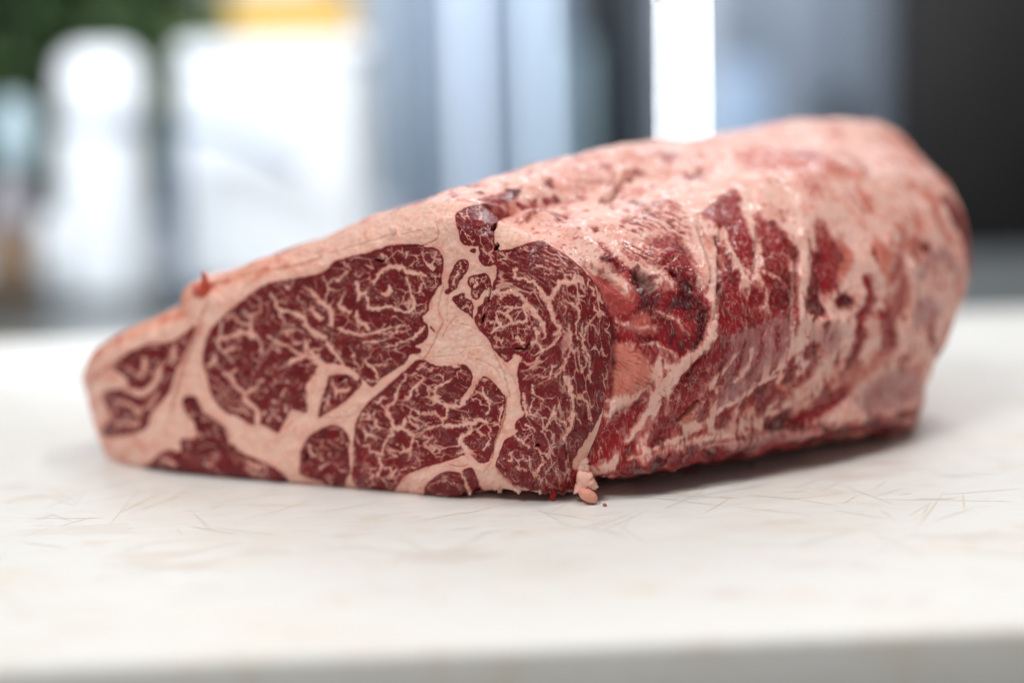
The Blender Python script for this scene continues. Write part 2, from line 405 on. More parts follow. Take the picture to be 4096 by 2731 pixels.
def quads(n0, n1, wrap):
    a, b = np.meshgrid(np.arange(n0 if wrap else n0 - 1), np.arange(n1 - 1), indexing='ij')
    a2 = (a + 1) % n0
    return np.stack([a * n1 + b, a2 * n1 + b, a2 * n1 + b + 1, a * n1 + b + 1], -1).reshape(-1, 4)
def vnormals(V, Fq):
    n = np.cross(V[Fq[:, 2]] - V[Fq[:, 0]], V[Fq[:, 3]] - V[Fq[:, 1]])
    out = np.zeros_like(V)
    for k in range(4):
        for c in range(3): out[:, c] += np.bincount(Fq[:, k], n[:, c], len(V))
    return out / (np.linalg.norm(out, axis=1)[:, None] + 1e-12)
Ff = quads(NU, NV, False)                      # face: u right, v up -> normal towards the camera
Fs = quads(NR, NS, True)
vf = Vf.reshape(-1, 3); vs_ = Vs.reshape(-1, 3)
nfv_ = vnormals(vf, Ff)
if nfv_[:, 1].mean() > 0: Ff = Ff[:, ::-1]; nfv_ = -nfv_
nsv = vnormals(vs_, Fs)
cen_all = vs_.mean(0)
if ((vs_ - cen_all) * nsv).sum(1).mean() < 0: Fs = Fs[:, ::-1]; nsv = -nsv

# ------------------------------------------------------------------ a flat chart across the roast (looking along a fixed direction), unit 0.135 mm
EX = np.array([1.0, 0, 0]); EZ = np.array([0, .171, .985]); ED = np.array([0, .985, -.171]); UNIT = 0.000135
chart = lambda V: np.stack([V @ EX, -(V @ EZ)], -1) / UNIT
look = np.concatenate([Vf[::8, ::8].reshape(-1, 3), Vs[:, :434][::5, ::6].reshape(-1, 3)])
lookn = np.concatenate([nfv_.reshape(NU, NV, 3)[::8, ::8].reshape(-1, 3), nsv.reshape(NR, NS, 3)[:, :434][::5, ::6].reshape(-1, 3)])
look = look[((look - CPOS) * lookn).sum(1) < 0]
look_px = proj(look); look_ch = chart(look)
def to_chart(P):
    P = np.asarray(P, float); out = np.empty((len(P), 2))
    for k, p in enumerate(P):
        d = np.linalg.norm(look_px - p, axis=1); i = np.argpartition(d, 3)[:4]; w_ = 1 / (d[i] + .5)
        loc = (look_px[i] * w_[:, None]).sum(0) / w_.sum()
        out[k] = (look_ch[i] * w_[:, None]).sum(0) / w_.sum() + (p - loc) * np.linalg.norm(look[i[0]] - CPOS) / FPX / UNIT
    return out

def seg_dist(X, P, W):
    """signed-ish distance (minus half width) from points X to a polyline P with half widths W"""
    best = np.full(len(X), 1e9)
    for k in range(len(P) - 1):
        a, b_ = P[k], P[k + 1]; ab = b_ - a; t = np.clip(((X - a) @ ab) / (ab @ ab + 1e-9), 0, 1)
        d = np.hypot(X[:, 0] - a[0] - t * ab[0], X[:, 1] - a[1] - t * ab[1]) - (W[k] * (1 - t) + W[k + 1] * t)
        best = np.minimum(best, d)
    return best
def poly_sd(X, P):
    """negative inside"""
    n = len(P); ins = np.zeros(len(X), bool); best = np.full(len(X), 1e9)
    for k in range(n):
        a, b_ = P[k], P[(k + 1) % n]; ab = b_ - a; t = np.clip(((X - a) @ ab) / (ab @ ab + 1e-9), 0, 1)
        best = np.minimum(best, np.hypot(X[:, 0] - a[0] - t * ab[0], X[:, 1] - a[1] - t * ab[1]))
        c = (a[1] > X[:, 1]) != (b_[1] > X[:, 1])
        with np.errstate(divide='ignore', invalid='ignore'):
            ins ^= c & (X[:, 0] < (b_[0] - a[0]) * (X[:, 1] - a[1]) / (b_[1] - a[1]) + a[0])
    return np.where(ins, -best, best)
def near(X, P, pad):
    lo, hi = P.min(0) - pad, P.max(0) + pad
    return np.nonzero((X[:, 0] > lo[0]) & (X[:, 0] < hi[0]) & (X[:, 1] > lo[1]) & (X[:, 1] < hi[1]))[0]
def curve_pts(P, closed=False, sub=4):          # Catmull-Rom through traced points
    P = np.asarray(P, float); n = len(P)
    if n < 3: return resample(P, 5)
    Q = np.concatenate([P[-1:], P, P[:2]]) if closed else np.concatenate([2 * P[:1] - P[1:2], P, 2 * P[-1:] - P[-2:-1]])
    out = []
    for k in range(1, len(Q) - 2):
        for t in np.linspace(0, 1, sub, endpoint=False):
            p0, p1, p2, p3 = Q[k - 1:k + 3]
            out.append(.5 * (2 * p1 + (p2 - p0) * t + (2 * p0 - 5 * p1 + 4 * p2 - p3) * t * t + (3 * p1 - p0 - 3 * p2 + p3) * t ** 3))
    if not closed: out.append(P[-1])
    return np.array(out)
# ------------------------------------------------------------------ what the cut face shows, traced muscle by muscle
MUSCLES = [   # part name, outline, cell size, coarse vein width, fine vein width, fibre angle, stretch
 ('eye_muscle', [(1202,1109),(1295,1086),(1343,1043),(1458,1013),(1544,986),(1607,977),(1673,976),(1702,986),(1745,993),(1770,1023),(1775,1061),(1767,1118),(1770,1132),(1745,1158),(1728,1190),(1716,1224),(1716,1244),(1690,1270),(1714,1306),(1711,1349),(1688,1372),(1662,1383),(1685,1398),(1676,1415),(1642,1418),(1630,1443),(1602,1466),(1559,1492),(1518,1521),(1493,1547),(1475,1541),(1450,1515),(1401,1475),(1330,1455),(1272,1466),(1257,1507),(1232,1527),(1222,1547),(1231,1593),(1226,1650),(1171,1639),(1148,1667),(1130,1702),(1116,1730),(1090,1722),(1050,1700),(1018,1702),(987,1690),(950,1664),(912,1656),(884,1633),(861,1604),(841,1564),(832,1524),(815,1472),(810,1438),(815,1395),(826,1352),(843,1320),(855,1302),(884,1273),(930,1233),(987,1187),(1044,1147),(1087,1130),(1130,1121)], 58, .016, .035, 0.4, 1.3),
 ('lower_muscle', MZ((800,770),(850,765),(890,790),(960,800),(1020,790),(1090,800),(1125,850),(1120,905),(1085,960),(1070,1000),(1120,930),(1180,860),(1240,890),(1300,960),(1315,1000),(1300,1090),(1285,1150),(1250,1240),(1230,1330),(1190,1360),(1120,1335),(1080,1310),(1030,1330),(900,1370),(800,1400),(730,1440),(690,1500),(640,1530),(500,1510),(440,1450),(440,1350),(450,1200),(470,1100),(530,1010),(600,950),(680,880),(760,810)), 40, .060, .075, 0.25, 1.7),
 ('round_muscle', F_((340,700),(400,560),(500,450),(640,370),(760,330),(850,350),(950,430),(1000,520),(1010,580),(990,640),(1000,800),(1020,960),(970,1040),(940,1150),(880,1190),(760,1160),(600,1090),(450,1040),(380,1010),(330,960),(330,850)), 60, .02, .055, .3, 1.3),
 ('wedge_muscle', D((390,720),(470,690),(600,680),(740,690),(850,730),(850,840),(760,940),(650,1050),(480,1170),(350,1240),(260,1290),(270,1150),(330,950),(380,780)), 50, .03, .05, 1.2, 1.5),
 ('bottom_muscle', E((0,1180),(80,1090),(180,1020),(300,990),(420,1020),(490,1120),(520,1260),(420,1340),(250,1360),(60,1350),(-10,1290)), 60, .0, .04, .4, 1.5),
 ('bottom_muscle', E((440,1000),(560,950),(610,1040),(660,1180),(680,1210),(560,1255),(510,1150)), 60, .0, .04, 1.0, 1.5),
 ('cap_muscle', G((510,50),(490,120),(580,200),(690,180),(700,300),(660,400),(650,480),(640,540),(570,560),(540,640),(480,680),(470,760),(440,830),(470,920),(530,990),(620,1090),(660,1180),(740,1270),(780,1310),(830,1345),(890,1290),(930,1240),(1000,1290),(970,1370),(950,1450),(960,1568)) + E((1130,60),(1150,250),(1190,310),(1090,400),(1080,490),(1110,520),(1060,560),(960,620),(920,690),(880,800),(840,930),(900,1020),(1040,1120),(1150,1190),(1260,1225),(1400,1240),(1560,1262),(1700,1240),(1800,1200),(1830,1020),(1760,940),(1830,760),(1930,600),(2050,430)) + [(2425,1600),(2455,1500),(2470,1400),(2460,1300),(2430,1220),(2389,1139),(2338,1083),(2307,1052),(2261,1001),(2210,970),(2144,965),(2057,991),(2001,1001),(1985,985)], 34, .07, .075, 1.35, 1.9),
 ('top_muscle', NZ((240,300),(350,240),(480,235),(620,290),(600,350),(545,430),(550,560),(560,680),(490,720),(440,650),(420,570),(400,560),(300,550),(265,460),(245,380)), 36, .08, .06, 1.2, 1.6),
 ('islet_muscle', G((240,130),(320,110),(370,150),(370,230),(330,290),(270,370),(240,440),(160,510),(110,540),(80,490),(130,440),(130,350),(180,220)), 22, .09, .05, .6, 1.0),
 ('islet_muscle', G((350,380),(400,310),(500,290),(560,270),(620,310),(640,390),(650,470),(560,480),(510,560),(470,600),(410,570),(400,470)), 22, .09, .05, .6, 1.0),
 ('islet_muscle', G((170,580),(230,530),(320,510),(330,570),(410,600),(440,690),(425,760),(430,830),(370,770),(280,720),(220,650)), 20, .13, .05, .6, 1.0),
 ('islet_muscle', G((385,0),(430,-20),(465,0),(450,35),(400,35)), 30, .0, .05, .6, 1.0),
 ('islet_muscle', D((1810,20),(1840,15),(1890,90),(1870,100)), 30, .0, .05, .6, 1.0),
 ('end_muscle', LZ((215,800),(380,690),(560,660),(690,570),(640,700),(580,820),(540,950),(490,1010),(430,1080),(390,1170),(190,1210),(150,1170),(210,1090),(150,990),(180,940),(270,930),(300,880)), 60, .05, .08, .5, 1.4),
 ('flank_muscle', LZ((620,980),(690,980),(730,1060),(800,1110),(870,1160),(900,1240),(960,1300),(1080,1350),(1190,1420),(1190,1500),(900,1470),(480,1420),(380,1410),(430,1350),(520,1280),(600,1290),(600,1220),(690,1210),(680,1130),(620,1050)), 70, .03, .06, .6, 1.4),
]
# thick fat veins inside the muscles: (points, widths in zoom pixels, zoom factor)
def VV(z, k, w, *p):
    w = [w] * len(p) if not isinstance(w, (list, tuple)) else w
    wi = np.interp(np.linspace(0, 1, len(p)), np.linspace(0, 1, len(w)), w)
    return (z(*p), wi * k * .5)
kA, kE, kF, kM, kN, kO, kL = .28694, .33477, .29762, .70175, .5102, .5102, .70175
VEINS = [
 VV(A,kA,(35,70,75,60,70),(1330,960),(1400,1060),(1440,1180),(1560,1200),(1700,1250),(1790,1300),(1850,1400),(1930,1480),(2091,1560)),
 VV(A,kA,(30,60),(1820,880),(1900,930),(1960,1000),(2030,1060),(2091,1110)), VV(A,kA,35,(1440,1180),(1480,1280),(1540,1370),(1650,1400)),
 VV(A,kA,30,(650,1330),(650,1420),(640,1500),(640,1568)), VV(A,kA,38,(700,1330),(800,1250),(860,1330),(960,1380),(1060,1380)),
 VV(A,kA,(40,75,80),(980,1220),(1050,1290),(1060,1380),(1060,1480),(1080,1568)), VV(A,kA,(45,25),(1060,1250),(1190,1210),(1190,1100)), VV(A,kA,60,(860,1530),(920,1480),(1060,1540)),
 VV(A,kA,25,(1100,960),(1130,1010)), VV(A,kA,45,(1540,860),(1580,880)), VV(A,kA,22,(1540,1040),(1550,1100)), VV(A,kA,24,(1780,1080),(1790,1180),(1800,1250)), VV(A,kA,(20,45),(1870,1150),(1960,1220),(2060,1310)), VV(A,kA,25,(1530,1500),(1640,1470),(1780,1470)),
 VV(A,kA,18,(1200,1160),(1160,1000)), VV(A,kA,20,(940,1180),(950,1250)), VV(A,kA,30,(1350,1290),(1370,1270)),
 VV(C,kA,40,(640,0),(640,90),(620,190),(560,220)), VV(C,kA,58,(620,190),(740,170),(900,130),(1040,110),(1130,160),(1200,260),(1210,360)),
 VV(C,kA,60,(600,200),(620,320),(680,370),(760,340),(830,320)), VV(C,kA,38,(690,390),(750,450),(800,520)), VV(C,kA,(60,45),(560,420),(550,500),(480,560),(430,560)),
 VV(C,kA,(60,90,75,95,100,130),(850,620),(780,690),(800,780),(850,860),(920,900),(960,980),(990,1060),(1080,1130),(1150,1220),(1150,1330),(1180,1420),(1260,1480),(1330,1568)),
 VV(C,kA,(75,60,30),(960,960),(1060,910),(1140,860),(1140,780)), VV(C,kA,55,(690,680),(780,700)),
 VV(C,kA,(40,55,80),(1300,150),(1370,210),(1480,260),(1580,300),(1680,370),(1760,420),(1900,440),(2000,420)), VV(C,kA,(90,60),(1600,540),(1620,500),(1800,450)), VV(C,kA,60,(1830,220),(1820,300),(1830,400)),
 VV(C,kA,30,(1500,110),(1600,60),(1750,70)), VV(C,kA,30,(1180,440),(1280,360)), VV(C,kA,25,(1640,210),(1700,260)), VV(C,kA,24,(1800,190),(1810,240)),
 VV(C,kA,26,(500,830),(600,880),(660,960),(720,1010),(740,1060)), VV(C,kA,28,(600,980),(640,1060),(700,1090)), VV(C,kA,38,(760,1160),(860,1190),(960,1200),(1040,1250)), VV(C,kA,26,(870,1150),(950,1110)), VV(C,kA,26,(540,730),(640,820),(680,880)), VV(C,kA,24,(440,700),(520,720)), VV(C,kA,22,(500,540),(440,640)),
 VV(C,kA,35,(1140,590),(1145,600)), VV(C,kA,32,(1270,650),(1280,655)), VV(C,kA,34,(1200,790),(1240,760)), VV(C,kA,30,(1380,770),(1420,775)), VV(C,kA,32,(1560,770),(1580,800)), VV(C,kA,22,(1700,780),(1700,800)), VV(C,kA,45,(1540,890),(1500,970)), VV(C,kA,45,(1380,1060),(1390,1090)), VV(C,kA,40,(1340,1160),(1360,1190)), VV(C,kA,35,(1430,1170),(1450,1200)), VV(C,kA,60,(1230,1210),(1260,1240)), VV(C,kA,55,(1540,1130),(1550,1190)), VV(C,kA,30,(1620,1130),(1620,1180)), VV(C,kA,35,(1430,1280),(1480,1330)), VV(C,kA,30,(900,290),(900,370)), VV(C,kA,26,(960,480),(970,500)), VV(C,kA,26,(1080,640),(1090,690)), VV(C,kA,22,(1100,960),(1210,910),(1280,920)), VV(C,kA,26,(1810,960),(1830,1040)),
 # fat channels round the eye muscle
 VV(D,kA,(60,100,115,115,100,110),(150,370),(220,480),(300,545),(430,610),(600,600),(700,660),(790,730)), VV(D,kA,(110,140,130,120,120),(300,600),(230,700),(180,830),(150,960),(140,1100),(140,1290)),
 VV(D,kA,(60,55,50,45,60),(40,0),(130,60),(190,140),(330,190),(400,270),(450,350),(520,430),(600,540)), VV(D,kA,(40,60),(60,300),(120,330),(180,380)), VV(D,kA,45,(190,350),(300,330)),
 VV(B,kA,(40,55,70,90,95),(50,870),(130,910),(220,970),(270,1080),(350,1120),(430,1180),(440,1280),(430,1390)), VV(B,kA,(25,40,35),(320,720),(380,820),(390,920),(360,1010),(350,1100)),
 VV(B,kA,(15,40,85,70),(640,900),(590,1020),(545,1100),(590,1170),(690,1210)), VV(B,kA,(25,60),(120,1160),(200,1240),(290,1310)), VV(B,kA,(45,35,20),(510,780),(560,740),(620,660),(680,650)),
 VV(B,kA,18,(770,690),(820,720),(880,670)), VV(B,kA,(85,80,95,60),(800,820),(810,900),(840,960),(910,940)), VV(B,kA,(80,30),(830,980),(800,1060)),
 VV(B,kA,(45,50,60,65,55,55,60,70,65,50,40),(920,950),(950,1060),(940,1120),(1010,1170),(1120,1160),(1250,1130),(1370,1180),(1480,1210),(1570,1180),(1590,1080),(1560,1000),(1530,900),(1520,830),(1480,740)),
 VV(B,kA,(70,60,75,95,90,70,55),(1030,810),(1080,720),(1150,640),(1250,590),(1340,580),(1430,600),(1520,660),(1640,680),(1760,700)), VV(B,kA,(60,85,60),(1240,850),(1260,920),(1200,980),(1140,950)),
 VV(B,kA,(20,30,90),(1700,360),(1720,460),(1760,540),(1840,590)), VV(B,kA,(60,40,30),(1800,560),(1870,500),(1870,400),(1910,380)), VV(B,kA,18,(1760,370),(1860,385)), VV(B,kA,16,(1880,500),(1930,480)), VV(B,kA,16,(1880,400),(1960,420)),
 VV(B,kA,32,(1500,390),(1480,440)), VV(B,kA,(30,45),(1130,410),(1170,470)), VV(B,kA,26,(930,570),(1000,595)), VV(B,kA,26,(1235,350),(1250,355)), VV(B,kA,26,(1650,690),(1720,790),(1740,850)), VV(B,kA,18,(1800,660),(1900,720)), VV(B,kA,16,(1640,980),(1700,960)), VV(B,kA,(30,14),(1600,1200),(1700,1230),(1760,1100)), VV(B,kA,14,(1640,1280),(1740,1160)), VV(B,kA,14,(1380,1010),(1370,1090)), VV(B,kA,22,(1070,1010),(1090,1030)),
 VV(B,kA,(45,60,80,70),(800,1200),(790,1300),(830,1370),(900,1390),(960,1450)), VV(B,kA,(55,60,60,35,15),(540,1430),(650,1480),(760,1510),(900,1530),(1040,1500),(1200,1440),(1300,1430),(1500,1400)),
 VV(D,kA,(40,50,35,25,16),(540,50),(700,110),(850,130),(950,130),(1100,110),(1250,100),(1400,100),(1540,60)), VV(D,kA,(50,35,14),(890,240),(1000,230),(1100,220),(1200,190),(1300,150)), VV(D,kA,(25,40,30,40),(1180,290),(1300,290),(1380,260),(1480,220),(1560,180),(1640,130)), VV(D,kA,(50,45,20),(1620,140),(1700,60),(1740,10)), VV(D,kA,18,(970,250),(970,330)), VV(D,kA,26,(1480,200),(1600,190)),
 VV(D,kA,(30,70,55,50),(900,490),(960,560),(1020,600),(1060,660),(1100,740)), VV(D,kA,(25,35,15),(1010,550),(1180,560),(1200,490)), VV(D,kA,45,(740,410),(740,440)), VV(D,kA,26,(690,290),(700,300)), VV(D,kA,24,(800,290),(810,295)), VV(D,kA,40,(545,370),(560,410)), VV(D,kA,45,(750,610),(775,620)), VV(D,kA,26,(840,600),(845,615)), VV(D,kA,30,(1140,420),(1145,450)), VV(D,kA,24,(340,40),(345,60)), VV(D,kA,30,(480,480),(490,490)), VV(D,kA,30,(940,760),(1000,790),(1080,770)), VV(D,kA,22,(900,300),(910,330)), VV(D,kA,20,(1320,340),(1330,370)), VV(D,kA,20,(1470,380),(1465,400)),
 # wedge
 VV(D,kA,(35,70,85,60),(445,750),(480,870),(560,915),(680,900)), VV(D,kA,(30,45,30),(420,980),(380,1080),(330,1190)), VV(D,kA,(70,40),(500,930),(500,1010)), VV(D,kA,26,(570,960),(580,1040)),
 # lower muscle
 VV(D,kA,(20,60),(1760,560),(1640,610)), VV(D,kA,(30,30,50,60,50),(1560,690),(1640,690),(1720,720),(1690,790),(1600,860),(1540,940),(1510,1030)), VV(D,kA,(30,50,60,45),(1460,770),(1400,830),(1350,920),(1340,1030),(1280,1100),(1220,1160),(1210,1230)),
 VV(D,kA,(50,40,25),(1210,1230),(1280,1310),(1300,1380)), VV(D,kA,20,(1510,1030),(1420,1090),(1440,1180)), VV(D,kA,(30,50),(1020,1080),(1100,1080),(1140,1000)), VV(D,kA,(40,25),(1890,880),(1890,1010),(1950,1080),(2060,1110)), VV(D,kA,(50,35),(2091,760),(1960,840),(1900,880)), VV(D,kA,30,(1870,710),(1980,700),(1990,760)), VV(D,kA,35,(1620,1180),(1680,1230),(1860,1220),(1980,1300),(2060,1290)),
 VV(F_,kF,(30,40,35),(1330,130),(1330,220),(1370,320),(1410,400)), VV(F_,kF,(30,60,65,75),(1430,60),(1500,150),(1560,250),(1590,340),(1620,385)), VV(F_,kF,(75,75,55),(1620,385),(1700,370),(1750,260)), VV(F_,kF,(70,50,40,40),(1720,370),(1800,440),(1850,490),(1830,580),(1820,650),(1700,700)),
 VV(F_,kF,(25,55,55,25),(1160,370),(1220,440),(1300,470),(1350,530)), VV(F_,kF,(50,30),(1230,460),(1215,540)), VV(F_,kF,(40,60,50,35,45),(1500,530),(1450,650),(1430,730),(1350,690),(1280,690),(1270,610),(1180,620)), VV(F_,kF,(60,40),(1560,390),(1580,470),(1500,500)),
 VV(F_,kF,(50,65,40,50),(1390,770),(1425,850),(1440,900),(1395,960),(1380,1020)), VV(F_,kF,(30,40,60),(1450,900),(1540,910),(1580,990),(1570,1050)), VV(F_,kF,40,(1640,930),(1590,1000)), VV(F_,kF,40,(1300,1010),(1285,1060)), VV(F_,kF,26,(1820,650),(1820,750)), VV(F_,kF,26,(1850,490),(1950,440),(2100,380),(2250,330)), VV(F_,kF,24,(1110,350),(1140,290),(1170,200)), VV(F_,kF,20,(1190,830),(1200,860)), VV(F_,kF,24,(1240,850),(1255,890)), VV(F_,kF,20,(1100,480),(1120,580)),
 VV(E,kE,(45,45,50,40),(130,0),(125,120),(180,190),(290,220),(420,220),(450,150),(520,60),(560,0)), VV(E,kE,(50,45,30,25),(270,240),(255,330),(210,380),(140,330),(0,320)), VV(E,kE,30,(210,380),(210,440),(60,480),(0,490)), VV(E,kE,(35,40,60,70,60),(200,450),(330,460),(440,440),(560,420),(650,385),(730,410)), VV(E,kE,30,(450,330),(450,430)), VV(E,kE,(45,55,70,75,65,90),(555,440),(540,530),(430,590),(440,660),(500,740),(520,810),(600,900)), VV(E,kE,(25,55,30),(690,750),(740,680),(770,620)), VV(E,kE,(20,25),(790,470),(770,590)),
 VV(E,kE,(40,45,40,25),(680,0),(700,80),(750,150),(765,250),(745,320)), VV(E,kE,(15,32,30),(930,220),(905,290),(890,410)), VV(E,kE,26,(830,450),(910,460)), VV(E,kE,22,(100,570),(20,650)), VV(E,kE,16,(620,330),(650,380)),
 VV(MZ,kM,(30,26,22),(1165,865),(1120,945),(1075,1015)), VV(MZ,kM,(40,30),(930,785),(1000,792),(1040,800)),
 # round muscle
 VV(F_,kF,(16,20,16),(700,530),(800,590),(900,660)), VV(F_,kF,22,(890,470),(910,540)), VV(F_,kF,(35,25),(600,920),(680,870),(740,830)), VV(F_,kF,16,(600,780),(700,840)), VV(F_,kF,(50,25),(480,620),(480,720),(560,740)), VV(F_,kF,14,(860,920),(1000,980)), VV(F_,kF,12,(640,540),(540,560)), VV(F_,kF,20,(840,720),(860,710)), VV(F_,kF,22,(1060,640),(1050,800),(1030,960)),
 # bottom
 VV(E,kE,(30,60),(440,1020),(480,1120),(540,1250)), VV(E,kE,(12,16,12),(40,1180),(140,1120),(280,1120),(400,1180),(440,1280)), VV(E,kE,16,(80,1290),(180,1270),(280,1300)),
 # cap muscle
 VV(G,kE,(40,45,40),(240,260),(220,330),(195,400)), VV(G,kE,45,(460,380),(465,420)), VV(G,kE,18,(540,380),(580,350)), VV(G,kE,26,(270,160),(280,220)),
 VV(G,kE,(45,60,60,70,70,60,80,75,70,90),(560,540),(650,500),(760,510),(880,500),(980,530),(1040,600),(1110,690),(1160,760),(1230,840),(1260,900)), VV(G,kE,(80,60,40),(1050,600),(1040,720),(1060,800)), VV(G,kE,(30,45,45,50,30),(720,740),(820,740),(900,690),(800,680)), VV(G,kE,(50,55,60,50),(840,770),(900,860),(1000,860),(1050,850),(1070,790)), VV(G,kE,(30,50,55),(700,760),(720,850),(760,900)), VV(G,kE,(55,45,25),(650,980),(700,940),(760,910),(880,880)),
 VV(G,kE,(60,40,50,60),(930,230),(930,330),(1040,340),(1120,380),(1190,410)), VV(G,kE,(50,80,70,70,90,70,50),(1190,420),(1280,560),(1330,620),(1420,460),(1480,380),(1560,400),(1660,380)), VV(G,kE,(70,80,75,60,50,40),(1320,560),(1340,680),(1370,780),(1400,870),(1470,930),(1400,1020)), VV(G,kE,(60,50,40,35,35),(1260,900),(1280,1000),(1260,1060)), VV(G,kE,(45,50,45),(1160,920),(1190,1010),(1180,1090)), VV(G,kE,(30,45,30),(1250,1200),(1330,1160),(1420,1080),(1470,960)), VV(G,kE,(50,55,40),(940,1040),(990,1090),(1040,1110)), VV(G,kE,(40,35),(1130,1110),(1210,1110),(1250,1190)),
 VV(G,kE,(30,40,40,36,34,30,26),(1520,600),(1620,660),(1690,720),(1690,800),(1660,890),(1660,1000),(1690,1060)), VV(G,kE,(36,34,30,26,30),(1990,780),(1930,740),(1850,830),(1790,900),(1760,1000),(1740,1150),(1760,1270),(1800,1350)), VV(G,kE,26,(1870,650),(1890,720),(1920,740)), VV(G,kE,22,(1470,620),(1540,700),(1500,780)), VV(G,kE,22,(1500,950),(1560,1040),(1620,1120)), VV(G,kE,24,(1600,1150),(1560,1280),(1500,1400)), VV(G,kE,30,(1540,1300),(1480,1420),(1420,1500)), VV(G,kE,24,(1680,1150),(1700,1300),(1730,1450)), VV(G,kE,26,(1330,1540),(1370,1400),(1420,1380)), VV(G,kE,(40,20),(1000,1290),(980,1340)), VV(G,kE,26,(750,520),(760,600)), VV(G,kE,26,(620,470),(640,560)),
 VV(G,kE,(20,26,20),(1180,180),(1280,210),(1380,250)), VV(G,kE,22,(1270,290),(1400,300)), VV(G,kE,20,(1300,120),(1480,200),(1650,270)), VV(G,kE,18,(1250,60),(1420,110),(1560,190)), VV(G,kE,18,(1450,240),(1600,320),(1740,400)), VV(G,kE,16,(1500,500),(1640,560),(1760,620)), VV(G,kE,40,(1830,440),(1880,540)), VV(G,kE,22,(1140,1080),(1130,1180)),
 VV(OZ,kO,(40,50,36),(1100,400),(1140,500),(1165,640)), VV(OZ,kO,(24,36,30),(1165,640),(1150,760),(1090,900)), VV(OZ,kO,(40,26),(1230,560),(1290,640)), VV(OZ,kO,(20,36,20),(1020,640),(990,720),(960,780)), VV(OZ,kO,24,(1180,690),(1220,770)), VV(OZ,kO,26,(980,400),(1000,320)), VV(OZ,kO,20,(840,480),(860,540),(930,590)), VV(OZ,kO,22,(770,540),(790,680),(850,700)), VV(OZ,kO,22,(1240,0),(1230,120),(1290,260)), VV(OZ,kO,20,(1130,0),(1140,140)), VV(OZ,kO,18,(1290,260),(1290,420)), VV(OZ,kO,20,(1100,260),(1090,360)),
 VV(E,kE,(25,40,30),(1060,560),(1160,640),(1260,720)), VV(E,kE,(35,45),(1030,790),(1020,880)), VV(E,kE,(20,30,30),(1160,810),(1190,870),(1270,850)), VV(E,kE,30,(1080,960),(1220,970)), VV(E,kE,(50,40,20),(1330,960),(1420,900),(1380,800)), VV(E,kE,(30,30,20),(1350,750),(1440,790),(1550,700)), VV(E,kE,24,(1430,1010),(1530,880)), VV(E,kE,20,(1570,980),(1590,1120)), VV(E,kE,(30,40),(1600,380),(1680,430)), VV(E,kE,30,(1210,440),(1320,510)), VV(E,kE,26,(1540,560),(1520,700),(1490,760)), VV(E,kE,30,(1290,130),(1260,300),(1440,380)), VV(E,kE,28,(1560,300),(1480,380)), VV(E,kE,20,(1170,110),(1230,260)),
 # end of the cut at the left
 VV(LZ,kL,(40,60,50,36),(290,930),(370,960),(440,920),(490,820)), VV(LZ,kL,28,(230,1000),(330,1030),(360,1080)), VV(LZ,kL,24,(470,960),(420,1040)), VV(LZ,kL,30,(400,760),(380,860)), VV(LZ,kL,26,(240,1130),(360,1130)), VV(LZ,kL,30,(570,700),(560,730)), VV(LZ,kL,(24,34),(500,1330),(575,1365)), VV(LZ,kL,28,(990,1350),(1050,1385)), VV(LZ,kL,24,(640,1190),(700,1190)), VV(LZ,kL,20,(740,1360),(770,1370)), VV(LZ,kL,26,(860,1160),(890,1240)),
]
# fine lines and creases in the fat: (points, width, strength)
CREASE = [(A((2030,450),(1900,500),(1700,560),(1300,630),(1050,700),(880,830)), 5, .8), (B((280,450),(130,510),(0,560)), 5, .8), (B((420,400),(800,280),(1100,190),(1280,120)), 4, .45), (B((0,330),(160,400),(330,360)), 3, .3), (A((1000,1000),(900,930),(1100,780),(1250,700)), 4, .5), (A((1400,820),(1150,890),(900,1080),(700,1220)), 3, .3),
 (LZ((720,560),(680,660),(640,760),(600,870),(560,1000),(550,1080)), 9, 1.0), (LZ((690,620),(650,720),(600,800)), 10, .9), (LZ((30,880),(60,950),(100,880),(160,830),(300,760)), 8, .9), (LZ((600,440),(560,520),(480,560),(500,620)), 7, .7), (LZ((760,420),(730,500),(700,560)), 6, .6), (LZ((160,830),(260,770),(400,690),(560,600)), 6, .6), (LZ((740,560),(700,700),(700,850),(730,1000)), 4, .35), (LZ((540,1080),(520,1250),(560,1280)), 5, .3),
 (MZ((960,330),(900,400),(890,480)), 3, .5), (MZ((960,350),(930,480),(960,560),(920,620)), 3, .6), (MZ((960,560),(920,640),(880,720),(850,760),(800,740)), 3, .6), (MZ((1040,520),(1000,560),(950,640)), 3, .45), (MZ((1000,360),(985,430),(980,560)), 2.5, .4), (MZ((1100,660),(1050,740),(860,750)), 2.5, .35), (MZ((1240,690),(1270,780),(1310,860),(1340,980)), 3, .6), (MZ((1150,760),(1250,820),(1300,900)), 2.5, .4), (MZ((1320,980),(1310,1080),(1290,1160),(1250,1250),(1240,1330)), 4, .9), (MZ((1290,760),(1370,900),(1390,1000)), 2.5, .4), (MZ((240,1090),(340,1100),(450,1080),(500,1020)), 3, .4), (MZ((50,1170),(130,1100),(180,1060)), 3, .4), (MZ((20,1150),(60,1100),(130,1070)), 3, .4), (MZ((300,760),(340,800)), 2.5, .3), (E((300,920),(420,945),(520,920)), 3, .5), (E((700,1000),(780,920),(800,880)), 3, .4), (NZ((330,110),(170,200),(60,300)), 2.5, .3), (NZ((250,0),(230,120),(150,330)), 2.5, .35), (MZ((720,130),(860,110),(930,70),(920,0)), 2.5, .6), (MZ((700,60),(840,30)), 2, .3), (MZ((1030,560),(1120,580),(1180,620)), 2, .3), (MZ((1060,700),(1160,690),(1230,690)), 2, .3)]
